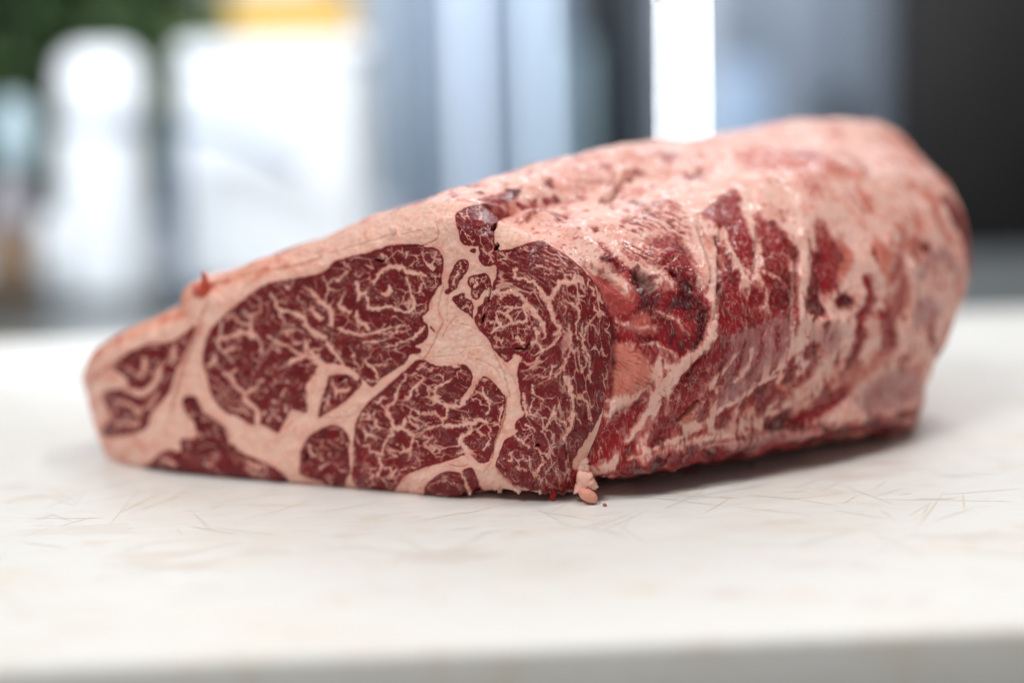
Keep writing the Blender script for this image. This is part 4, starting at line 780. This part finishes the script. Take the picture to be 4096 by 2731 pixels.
wetness_f = .42 * ss(.25, .6, vnoise2(X_f[:, 0] / 60, X_f[:, 1] / 60, 88)) + .02 + .14 * torn + .5 * wet_f + .10 * ss(.9, 1.0, vv.ravel())
wetness_s = ss(.20, .45, fbm3(q / 6 + 3, 33, 3)) * (.40 + .60 * topness + .60 * tonew['red'] + .35 * tonew['leand'] + .2 * tonew['orange'])
nf2 = vnormals(vf2, Ff); ns2 = vnormals(vs2, Fs)
# one rounded edge where face and side meet
fi = lambda u, v: u * NV + v
pairs = [(fi(NU - 1, v), k) for k, v in enumerate(iR)] + [(fi(u, NV - 1), len(iR) + k) for k, u in enumerate(iT[1:])] + [(fi(0, v), len(iR) + len(iT) - 1 + k) for k, v in enumerate(iL)]
pa = np.array([p[0] for p in pairs]); pb = np.array([p[1] for p in pairs]) * NS
av = nf2[pa] + ns2[pb]; av /= np.linalg.norm(av, axis=1)[:, None]; nf2[pa] = av; ns2[pb] = av

# ------------------------------------------------------------------ meat material
meat = bpy.data.materials.new('marbled_beef'); meat.use_nodes = True
nt = meat.node_tree; N = nt.nodes; L = nt.links; b = N['Principled BSDF']
ac = N.new('ShaderNodeAttribute'); ac.attribute_name = 'col'; ar = N.new('ShaderNodeAttribute'); ar.attribute_name = 'rough'
L.new(ac.outputs['Color'], b.inputs['Base Color']); L.new(ar.outputs['Fac'], b.inputs['Roughness'])
b.inputs['Subsurface Weight'].default_value = 0.10; b.inputs['Subsurface Radius'].default_value = (1.0, 0.4, 0.3); b.inputs['Subsurface Scale'].default_value = 0.0009
b.inputs['Specular IOR Level'].default_value = 0.17
tc = N.new('ShaderNodeTexCoord'); n_a = N.new('ShaderNodeTexNoise'); n_a.inputs['Scale'].default_value = 900; n_a.inputs['Detail'].default_value = 3
n_b = N.new('ShaderNodeTexNoise'); n_b.inputs['Scale'].default_value = 300; n_b.inputs['Detail'].default_value = 4
ad = N.new('ShaderNodeMath'); ad.operation = 'ADD'
L.new(tc.outputs['Object'], n_a.inputs['Vector']); L.new(tc.outputs['Object'], n_b.inputs['Vector']); L.new(n_a.outputs[0], ad.inputs[0]); L.new(n_b.outputs[0], ad.inputs[1])
bp = N.new('ShaderNodeBump'); bp.inputs['Strength'].default_value = 0.22; bp.inputs['Distance'].default_value = 0.0005
L.new(ad.outputs[0], bp.inputs['Height']); L.new(bp.outputs[0], b.inputs['Normal'])
bc = N.new('ShaderNodeBump'); bc.inputs['Strength'].default_value = 0.9; bc.inputs['Distance'].default_value = 0.0009; L.new(n_b.outputs[0], bc.inputs['Height']); L.new(bc.outputs[0], b.inputs['Coat Normal'])
aw = N.new('ShaderNodeAttribute'); aw.attribute_name = 'wet'; L.new(aw.outputs['Fac'], b.inputs['Coat Weight']); b.inputs['Coat Roughness'].default_value = 0.08; b.inputs['Coat IOR'].default_value = 1.75

roast = empty('beef_roast', (0.02, 1.0, 0))
tag(roast, 'large raw marbled beef roast with a cut face, lying on the white board', 'raw beef')
roast_inv = Matrix.Translation(roast.location).inverted()
def sub_mesh(name, V, Nn, Fq, colr, rgh, wet, parent, label=None):
    u_, inv = np.unique(Fq, return_inverse=True)
    o = mesh_obj(name, V[u_], inv.reshape(Fq.shape), meat, None, True, {'col': ('FLOAT_COLOR', np.clip(colr[u_], .002, .95)), 'rough': ('FLOAT', np.clip(rgh[u_], .12, .8)), 'wet': ('FLOAT', np.clip(wet[u_], 0, 1))}, Nn[u_])
    o.parent = parent; o.matrix_parent_inverse = roast_inv
    if label: o['label'] = label
    return o
PART_LABEL = {'eye_muscle': 'big oval muscle with a swirl of white fat', 'lower_muscle': 'finely netted oval muscle at the bottom centre', 'cap_muscle': 'coarse marbled muscle along the right edge of the cut', 'round_muscle': 'dark round muscle with little fat', 'flank_muscle': 'dark red muscle at the lower left of the cut', 'end_muscle': 'fatty muscle at the left tip', 'wedge_muscle': 'small triangular muscle in the fat seam'}
qm = mus[Ff[:, 0]]
for k in range(len(MUSCLES)):
    sel = qm == k
    if sel.sum() > 20: sub_mesh(MUSCLES[k][0], vf2, nf2, Ff[sel], col_f, rough_f, wetness_f, roast, PART_LABEL.get(MUSCLES[k][0]))
sub_mesh('fat_seam', vf2, nf2, Ff[qm < 0], col_f, rough_f, wetness_f, roast, 'pale fat running between the muscles of the cut face')
qs = s_arr[Fs[:, 0]]; qz = nsv[Fs[:, 0], 2]; qc = -(nsv[Fs[:, 0]] @ ED)
lab = np.where(qs > 1.0, 3, np.where(qz > .52, 0, np.where(qz < -.45, 2, 1)))
for k, (nm, lb) in enumerate((('fat_cap', 'pink fat over the top of the roast'), ('trimmed_side', 'rough trimmed side of red meat and fat bands'), ('underside', None), ('back_end', None))):
    sub_mesh(nm, vs2, ns2, Fs[lab == k], col_s, rough_s, wetness_s, roast, lb)

# ------------------------------------------------------------------ scraps that hang on the roast or lie by it
def surf(px):                                   # point of the roast's surface under a traced spot
    p = np.asarray(px, float); d = np.linalg.norm(look_px - p, axis=1); i = np.argpartition(d, 3)[:4]
    Y = look[i][:, 1].mean(); return at_y([p], [Y])[0]
def blob(name, c, rad, rx, rz, colr, parent, seed, amp=.18, sub=4, rough=.4, label=None):
    bm = bmesh.new(); bmesh.ops.create_icosphere(bm, subdivisions=sub, radius=1.0)
    V = np.array([v.co for v in bm.verts]); Fq = np.array([[v.index for v in f.verts] for f in bm.faces]); bm.free()
    V = V * (1 + amp * fbm3(V * 1.6 + seed, seed, 3))[:, None]
    cr = np.asarray(colr) * (1 + .12 * fbm3(V * 3 + seed, seed + 3, 2))[:, None]
    rot = np.array((Matrix.Rotation(rz, 3, 'Y') @ Matrix.Rotation(rx, 3, 'X')))
    V = (V * np.array(rad)) @ rot.T + np.asarray(c)
    V[:, 2] = np.maximum(V[:, 2], .0004)
    o = mesh_obj(name, V, Fq, meat, None, True, {'col': ('FLOAT_COLOR', cr), 'rough': ('FLOAT', np.full(len(V), rough)), 'wet': ('FLOAT', np.full(len(V), .12))})
    if parent is not None: o.parent = parent; o.matrix_parent_inverse = roast_inv
    if label: o['label'] = label
    return o
def chunk(name, px, Y, thick, colr, seed, label=None):   # a flat torn scrap: traced outline with real thickness and worn edges
    Q = curve_pts(px, True, 4); V0 = at_y(Q, np.full(len(Q), Y)); n = len(V0); c = V0.mean(0)
    rings = []
    for r, dy in ((0.0, -.5), (.5, -.52), (.85, -.45), (1.0, -.2), (1.0, .25), (.8, .5), (0.0, .5)):
        R_ = c + (V0 - c) * max(r, .01); R_ = R_ + np.array([0, dy * thick, 0]); rings.append(R_)
    V = np.concatenate(rings); V = V + np.stack([fbm3(V * 500 + seed, seed + a, 3) for a in range(3)], -1) * .0011
    Fq = np.array([[a * n + i, a * n + (i + 1) % n, (a + 1) * n + (i + 1) % n, (a + 1) * n + i] for a in range(len(rings) - 1) for i in range(n)])
    V[:, 2] = np.maximum(V[:, 2], .0004)
    cr = np.asarray(colr) * (1 + .10 * fbm3(V * 300, seed, 3))[:, None]
    o = mesh_obj(name, V, Fq, meat, None, True, {'col': ('FLOAT_COLOR', cr), 'rough': ('FLOAT', np.full(len(V), .42)), 'wet': ('FLOAT', np.full(len(V), .05))})
    o.parent = roast; o.matrix_parent_inverse = roast_inv
    if label: o['label'] = label
    return o
yc = surf(OZ((1180, 1150))[0])[1]
chunk('fat_scrap', OZ((1188,1052),(1222,1048),(1250,1025),(1282,1040),(1286,1085),(1296,1130),(1262,1155),(1205,1140),(1192,1100)), yc + .001, .006, FAT_P, 3, 'torn pale fat scrap at the lower right corner of the cut')
chunk('fat_scrap', OZ((1196,1150),(1300,1150),(1318,1190),(1350,1235),(1348,1278),(1290,1285),(1240,1305),(1165,1310),(1190,1230)), yc - .001, .008, FAT, 5, 'larger torn fat scrap touching the board corner')
pb_ = at_plane(OZ((1290, 1412)), O0, Zn)[0]
blob('fat_lobe', pb_ + np.array([-.0005, .002, .0048]), (.0056, .0038, .0034), 0, math.radians(30), FAT_O * .92, roast, 8, .08, 4, .33, 'smooth pink lobe of fat resting on the board')
pk = surf(B((1320, 90))[0]); blob('fat_knob', pk + nf * .0015, (.0021, .0022, .0034), 0, math.radians(-15), FAT_P, roast, 12, .12, 3, .35)
chunk('red_sliver', A((372,760),(398,655),(440,690),(462,780),(500,830),(478,960),(400,1000),(335,985),(345,870)), surf(A((410, 900))[0])[1] - .002, .005, np.array([.62, .10, .06]), 15, 'red sliver of meat standing on the fat rim')
rs = np.random.RandomState(4)
for px, sz in ((E((905, 1215))[0], .0017), (E((1120, 1212))[0], .0019), (E((1090, 1205))[0], .0013), (E((830, 1195))[0], .0012), (E((545, 1248))[0], .0013), (E((1380, 1238))[0], .0012), (E((1985, 1020))[0], .0013)):
    blob('fat_shred', surf(px) + nf * .0008, (sz * .8, sz * .8, sz * 1.3), 0, rs.uniform(-.5, .5), FAT_P * .95, roast, int(rs.randint(100)), .35, 2, .45)
blob('red_shred', surf(E((1535, 1275))[0]) + nf * .0006, (.0018, .0016, .0036), 0, .2, RED, roast, 33, .3, 3, .3)
cr1 = at_plane(OZ((1410, 1419)), O0, Zn)[0]
tag(blob('meat_crumb', cr1 + np.array([0, 0, .0007]), (.0013, .0010, .0009), 0, .3, RED + .1, None, 40, .3, 2, .4), 'tiny red meat crumb on the board beside the pink fat lobe', 'meat crumb')
cr2 = at_plane([(2048 + 820 * .8707, 1700 + 222 * .8707)], O0, Zn)[0]
tag(blob('meat_crumb', cr2 + np.array([0, 0, .0006]), (.0042, .0026, .0009), 0, 0, RED * 1.2 + .12, None, 44, .35, 3, .35), 'flat reddish smear of meat on the board in the shadow right of the cut face', 'meat crumb')
cr3 = at_plane([(2048 + 1100 * .8707, 1700 + 190 * .8707)], O0, Zn)[0]
tag(blob('meat_crumb', cr3 + np.array([0, 0, .0007]), (.0018, .0013, .0008), 0, 0, np.array([.12, .07, .05]), None, 46, .3, 3, .45), 'dark brown speck on the board below the right side of the roast', 'meat crumb')
# ------------------------------------------------------------------ blurred background, about 3 to 4 metres away
def bx(name, x0, x1, y0, y1, Y, depth, mat, parent=None, bev=0.01, seg=3):
    """a box whose front stands at distance Y; x, y are pixels of the 2352-wide photograph"""
    p = at_y([(x0 * K, y0 * K), (x1 * K, y1 * K)], [Y, Y])
    xa, xb = sorted((p[0][0], p[1][0])); za, zb = sorted((p[0][2], p[1][2]))
    return bm_obj(name, box_bm(xa, xb, Y, Y + depth, za, zb, bev, seg), mat, parent)
def lathe(name, px, Y, prof, mat, parent=None, seg=32, flat=1.0):
    """prof: (half width px, y px) from top to bottom, turned round the axis at px"""
    pts = [(at_y([((px + r) * K, y * K)], [Y])[0], at_y([(px * K, y * K)], [Y])[0]) for r, y in prof]
    x0 = at_y([(px * K, prof[-1][1] * K)], [Y])[0][0]
    bm = bmesh.new(); rows = []
    for a, c in pts:
        R_ = abs(a[0] - c[0]); rows.append([bm.verts.new((x0 + R_ * math.cos(t), Y + R_ * flat * math.sin(t), c[2])) for t in np.linspace(0, 2 * math.pi, seg, endpoint=False)])
    for u, v in zip(rows[:-1], rows[1:]):
        for k in range(seg): bm.faces.new((u[k], u[(k + 1) % seg], v[(k + 1) % seg], v[k]))
    bm.faces.new(rows[0]); bm.faces.new(rows[-1][::-1]); bmesh.ops.recalc_face_normals(bm, faces=bm.faces[:])
    return bm_obj(name, bm, mat, parent)
def base_at(px, Y, z): p = at_y([(px * K, 300)], [Y])[0]; return (p[0], Y, z)
def glow(name, col, strength):
    mt = pmat(name, col, .5); b_ = mt.node_tree.nodes['Principled BSDF']
    b_.inputs['Emission Color'].default_value = (*col, 1); b_.inputs['Emission Strength'].default_value = strength; return mt
FLOOR_Z = -0.95
wallm = noisy(pmat('wall_paint', (.45, .48, .52), .7), (.30, .33, .36), (.38, .41, .44), 3)
tag(bm_obj('floor', box_bm(-4, 4, 0.2, 5.2, FLOOR_Z - .05, FLOOR_Z), noisy(pmat('floor_tile', (.3, .3, .3), .5), (.22, .22, .23), (.32, .32, .32), 8)), kind='structure')
tag(bm_obj('back_wall', box_bm(-4, 4, 4.6, 4.7, FLOOR_Z, 1.9), wallm), kind='structure')
CZ = -0.045
tag(bm_obj('back_counter', box_bm(-2.2, -0.22, 2.30, 3.2, FLOOR_Z, CZ, .01), noisy(pmat('counter_top', (.7, .72, .75), .4), (.50, .53, .57), (.60, .62, .66), 5)), kind='structure')
white = noisy(pmat('glare_white', (.85, .87, .9), .35), (.80, .83, .88), (.86, .88, .91), 6)  # plain white for the shapes that stand in for glare and highlight
def px_z(px, z, Y):                                   # picture row of height z at distance Y
    return 105 + (CAM_H - z) / Y * 3920 + (1176 - px) * math.tan(ROLL)
def adopt(o, root): o.parent = root; o.matrix_parent_inverse = Matrix.Translation(root.location).inverted(); return o
def tube(name, pts, rad, mat, parent=None, seg=12):
    P = curve_pts(np.array(pts), False, 6); bm = bmesh.new(); rows = []
    for k in range(len(P)):
        d = P[min(k + 1, len(P) - 1)] - P[max(k - 1, 0)]; d = Vector(d).normalized(); a = d.orthogonal().normalized()
        if k: a = (pa_ - d * pa_.dot(d)).normalized()
        b_ = d.cross(a); pa_ = a
        rows.append([bm.verts.new(Vector(P[k]) + (a * math.cos(t_) + b_ * math.sin(t_)) * rad) for t_ in np.linspace(0, 2 * math.pi, seg, endpoint=False)])
    for u, v in zip(rows[:-1], rows[1:]):
        for k in range(seg): bm.faces.new((u[k], u[(k + 1) % seg], v[(k + 1) % seg], v[k]))
    bm.faces.new(rows[0]); bm.faces.new(rows[-1][::-1]); bmesh.ops.recalc_face_normals(bm, faces=bm.faces[:])
    return bm_obj(name, bm, mat, parent)
# large white rounded block, standing in for bright glare
Y = 2.06; yb = px_z(620, CZ, Y)
t = empty('glare_block', base_at(620, Y, CZ)); tag(t, 'broad out-of-focus block standing in for white glare behind the roast, below the yellow patch', 'white glare')
adopt(bx('body', 400, 842, 141, yb, Y, .16, white, None, .02, 4), t)
adopt(bx('top_part', 396, 846, 97, 140.5, Y - .003, .166, white, None, .012, 3), t)
# bent blue-grey pipe in front of it
pipe = noisy(pmat('blue_grey_metal', (.16, .22, .32), .5), (.13, .19, .29), (.19, .25, .35), 12)
t = empty('bent_pipe', base_at(405, 1.99, CZ)); tag(t, 'blurred blue-grey bent pipe standing between the two white glare shapes', 'pipe')
pp = lambda *q_: [at_y([(x * K, y * K)], [1.99])[0] for x, y in q_]
adopt(tube('post', [np.array([*pp((404, 300))[0][:2], CZ])] + pp((404, 560), (404, 420), (400, 330)), .0085, pipe), t)
adopt(tube('spout', pp((396, 318), (420, 300), (490, 300), (590, 335), (690, 392)), .0075, pipe), t)
# round-topped white shape standing in for glare, and a pale bottle further left
Y = 2.08; yb = px_z(250, CZ, Y)
t = empty('glare_dome', base_at(245, Y, CZ)); tag(t, 'blurred round-topped stand-in for white glare between green leaves and the broad white block', 'white glare')
pale_band = noisy(pmat('pale_blue_band', (.4, .48, .58), .4), (.36, .44, .54), (.44, .52, .62), 5)
adopt(lathe('body', 250, Y, ((98, 302), (101, 318), (104, 400), (108, yb - 20), (104, yb)), white), t)
adopt(lathe('band', 246, Y, ((99, 287), (99, 301)), pale_band), t)
adopt(lathe('cap', 238, Y, ((40, 108), (74, 118), (96, 150), (104, 210), (103, 262), (99, 286)), white), t)
glassy = noisy(pmat('pale_cyan_plastic', (.5, .62, .66), .3), (.40, .53, .58), (.48, .60, .66), 5)
Y = 2.12; yb = px_z(50, CZ, Y)
t = empty('pale_bottle', base_at(35, Y, CZ)); tag(t, 'blurred pale cyan bottle at the left edge of the picture', 'bottle')
adopt(lathe('body', 35, Y, ((30, 410), (44, 425), (50, 470), (50, yb)), noisy(pmat('grey_mauve', (.3, .28, .3), .4), (.24, .22, .25), (.36, .33, .35), 6)), t)
adopt(lathe('neck', 40, Y, ((16, 226), (38, 246), (48, 300), (46, 360), (32, 408)), glassy), t)
brown = noisy(pmat('brown_jar_glass', (.2, .13, .08), .35), (.20, .13, .09), (.32, .21, .13), 5)
Y = 2.04; yb = px_z(40, CZ, Y)
t = empty('brown_jar', base_at(30, Y, CZ)); tag(t, 'low brownish blurred jar at the left edge above the worktop', 'jar')
adopt(lathe('body', 30, Y, ((46, 520), (54, 532), (54, yb)), brown), t); adopt(lathe('cap', 30, Y, ((44, 486), (48, 492), (48, 518)), noisy(pmat('grey_lid', (.3, .3, .34), .4), (.28, .28, .33), (.34, .34, .38), 6)), t)
Y = 2.03; yb = px_z(140, CZ, Y)  # low white shape, another stand-in for the glare
t = empty('glare_stub', base_at(140, Y, CZ)); tag(t, 'low blurred stand-in for white glare between the brown jar and the round-topped white shape', 'white glare')
adopt(lathe('body', 138, Y, ((34, 500), (38, 506), (36, yb)), white), t); adopt(lathe('top_part', 138, Y, ((34, 488), (40, 490), (40, 499)), white), t)
# yellow box behind the white block
Y = 2.45
t = empty('yellow_box', base_at(660, Y, CZ)); tag(t, 'blurred warm yellow patch at the top edge above the white block', 'yellow box')
yel = noisy(pmat('yellow_card', (.90, .55, .10), .5), (.86, .50, .09), (.90, .57, .14), 4)
adopt(bx('body', 525, 815, -22, px_z(660, CZ, Y), Y, .16, yel, None, .006, 2), t)
adopt(bx('top_highlight', 540, 720, -70, -23, Y - .003, .15, white, None, .006, 2), t)  # white slab standing in for the highlight above the box
# leafy plants
def plant(name, px, Y, stems, cols, label, seed, ytop, spread, leaf=.042):
    rnd = random.Random(seed); b0 = base_at(px, Y, CZ); t = empty(name, b0); tag(t, label, 'plant', 'plants behind the containers')
    pot = pmat('dark_pot', (.05, .05, .05), .5); yb = px_z(px, CZ, Y)
    adopt(lathe('pot', px, Y, ((74, yb - 110), (78, yb - 104), (70, yb - 95), (56, yb)), noisy(pot, (.04, .04, .045), (.07, .07, .07), 9)), t)
    ztop = at_y([(px * K, ytop * K)], [Y])[0][2]
    lv, tri, lc = [], [], []
    for k in range(stems):
        a = rnd.uniform(0, 6.28); r = spread * math.sqrt(rnd.random()); h = rnd.uniform(.45, 1.0) * (ztop - CZ)
        tip = np.array([b0[0] + r * math.cos(a), Y + r * .6 * math.sin(a), CZ + h]); st = np.array([b0[0], Y, CZ + .05]); mid = (st + tip) / 2 + np.array([0, 0, .04])
        adopt(tube('stem', [st, mid, tip], .003, stem_m, None, 5), t)
        tone = cols[rnd.randrange(len(cols))]
        for q_ in range(30):
            f = rnd.uniform(.2, 1.0); c_ = (1 - f) ** 2 * st + 2 * f * (1 - f) * mid + f * f * tip + np.array([rnd.gauss(0, .028) for _ in range(3)])
            d = Vector((rnd.gauss(0, 1), rnd.gauss(0, 1), rnd.gauss(-.2, .6))).normalized(); n_ = d.orthogonal().normalized(); s_ = d.cross(n_); L0 = leaf * rnd.uniform(.7, 1.5)
            i = len(lv); D_ = np.array(d); S_ = np.array(s_); Nn = np.array(n_)
            for u_, w_, h_ in ((0, 0, 0), (.35, .28, .05), (.7, .22, .04), (1, 0, -.06), (.7, -.22, .04), (.35, -.28, .05), (.35, 0, -.02), (.7, 0, -.03)):
                lv.append(c_ + (D_ * u_ + S_ * w_ + Nn * h_) * L0)
            tri += [(i, i + 1, i + 6), (i, i + 6, i + 5), (i + 1, i + 2, i + 7), (i + 1, i + 7, i + 6), (i + 6, i + 7, i + 4), (i + 6, i + 4, i + 5), (i + 2, i + 3, i + 7), (i + 7, i + 3, i + 4)]
            lc += [np.array(tone if rnd.random() < .7 else cols[rnd.randrange(len(cols))])] * 8
    o = mesh_obj('leaves', np.array(lv), np.array(tri), leaf_m, None, True, {'col': ('FLOAT_COLOR', np.array(lc))}); adopt(o, t); o['kind'] = 'stuff'
    return t
stem_m = pmat('plant_stem', (.06, .09, .03), .6)
leaf_m = pmat('leaf', (.06, .1, .04), .6, 0, .12); at = leaf_m.node_tree.nodes.new('ShaderNodeAttribute'); at.attribute_name = 'col'
leaf_m.node_tree.links.new(at.outputs['Color'], leaf_m.node_tree.nodes['Principled BSDF'].inputs['Base Color'])
GR = [(.020, .055, .012), (.030, .075, .018), (.05, .10, .030), (.010, .022, .008), (.14, .21, .10)]
plant('leafy_plant', 40, 2.58, 18, GR, 'dark green leafy plant at the upper left corner, behind the pale bottle', 3, -70, .17)
plant('leafy_plant', 290, 2.62, 18, GR, 'dark green leafy plant filling the gap behind the white glare shapes', 8, -60, .13)
plant('leafy_plant', 470, 2.7, 8, [(.20, .26, .08), (.26, .32, .12), (.12, .18, .06)], 'pale yellow-green plant left of the yellow patch', 12, -40, .05)
tag(bx('dark_screen', -300, 480, -160, px_z(100, CZ, 3.0), 3.0, .02, noisy(pmat('dark_green_panel', (.03, .04, .03), .8, 0, .05), (.007, .014, .006), (.020, .032, .016), 6), None, .002, 1), 'dark greenish screen behind the leaves at the upper left', 'screen')

# glass-door fridges with vertical light strips
pale = noisy(pmat('pale_steel_panel', (.55, .62, .70), .45), (.18, .25, .36), (.24, .32, .43), 2, (1, 1, .4))
pale2 = noisy(pmat('lavender_steel', (.36, .38, .46), .5), (.11, .135, .185), (.17, .20, .24), 2.5)
cyan = noisy(pmat('pale_cyan_panel', (.45, .60, .66), .45), (.25, .37, .42), (.32, .44, .49), 3)
blackm = noisy(pmat('black_frame', (.012, .016, .022), .5, 0, .2), (.010, .014, .020), (.02, .025, .03), 5)
grey = noisy(pmat('grey_frame', (.34, .38, .42), .4), (.31, .35, .39), (.38, .42, .46), 5)
def fridge(x0, x1, Y, label, panels, posts, strips):
    t = empty('tall_fridge', base_at((x0 + x1) / 2, Y, FLOOR_Z)); tag(t, label, 'fridge', 'tall fridges along the back')
    yf = px_z((x0 + x1) / 2, FLOOR_Z, Y)
    adopt(bx('cabinet', x0, x1, -420, yf, Y + .10, .5, grey, None, .01, 2), t)
    for (a, c, ya, yb_, m_) in panels: adopt(bx('panel', a, c, ya, yb_, Y + .06, .035, m_, None, .004, 2), t)
    for (a, c, m_) in posts: adopt(bx('door_frame', a, c, -418, yf - 40, Y, .055, m_, None, .006, 2), t)
    for (c, wd, ya, yb_, m_) in strips:
        h_ = adopt(bx('light_strip', c - wd * 1.4, c + wd * 1.4, ya - 8, yb_ + 8, Y - .012, .010, grey, None, .002, 2), t)
        d_2 = bx('diffuser', c - wd, c + wd, ya, yb_, Y - .022, .009, m_, None, .002, 2); d_2.parent = h_
    return t
fridge(862, 1364, 3.5, 'tall pale blue-grey fridge behind the roast, left of the bright light strip',
       [(870, 985, -400, 900, pale), (990, 1172, -400, 900, pale), (1176, 1310, -400, 900, pale), (1314, 1360, 100, 900, cyan), (1314, 1360, -400, 98, blackm)],
       [(862, 872, grey)], [(1080, 4, -400, 900, glow('dim_cool_light', (.75, .85, 1.0), .75)), (1240, 3, -400, 900, glow('faint_cool_light', (.72, .86, 1.0), 1.0))])
fridge(1370, 2070, 3.5, 'tall grey-lavender fridge with the bright white light strip',
       [(1512, 1540, -400, 900, pale2), (1640, 1760, 150, 900, pale), (1640, 1760, -400, 148, pale2), (1764, 1960, -400, 900, pale2), (1880, 1962, 210, 900, cyan), (1966, 2060, -400, 900, pale2)],
       [(1372, 1508, blackm)], [(1570, 6, -400, 900, glow('white_light', (.93, .95, 1.0), 30))])
t = empty('dark_cupboard', base_at(2300, 3.35, FLOOR_Z)); tag(t, 'tall near-black cupboard at the right edge of the picture', 'cupboard')
dk = noisy(pmat('charcoal_front', (.02, .02, .02), .6, 0, .2), (.008, .008, .008), (.016, .015, .015), 4)
yf = px_z(2300, FLOOR_Z, 3.35)
adopt(bx('carcass', 2085, 2800, -420, yf, 3.38, .5, dk, None, .01, 2), t)
adopt(bx('door', 2090, 2440, -410, yf - 60, 3.35, .026, dk, None, .006, 2), t); adopt(bx('door', 2446, 2795, -410, yf - 60, 3.35, .026, dk, None, .006, 2), t)
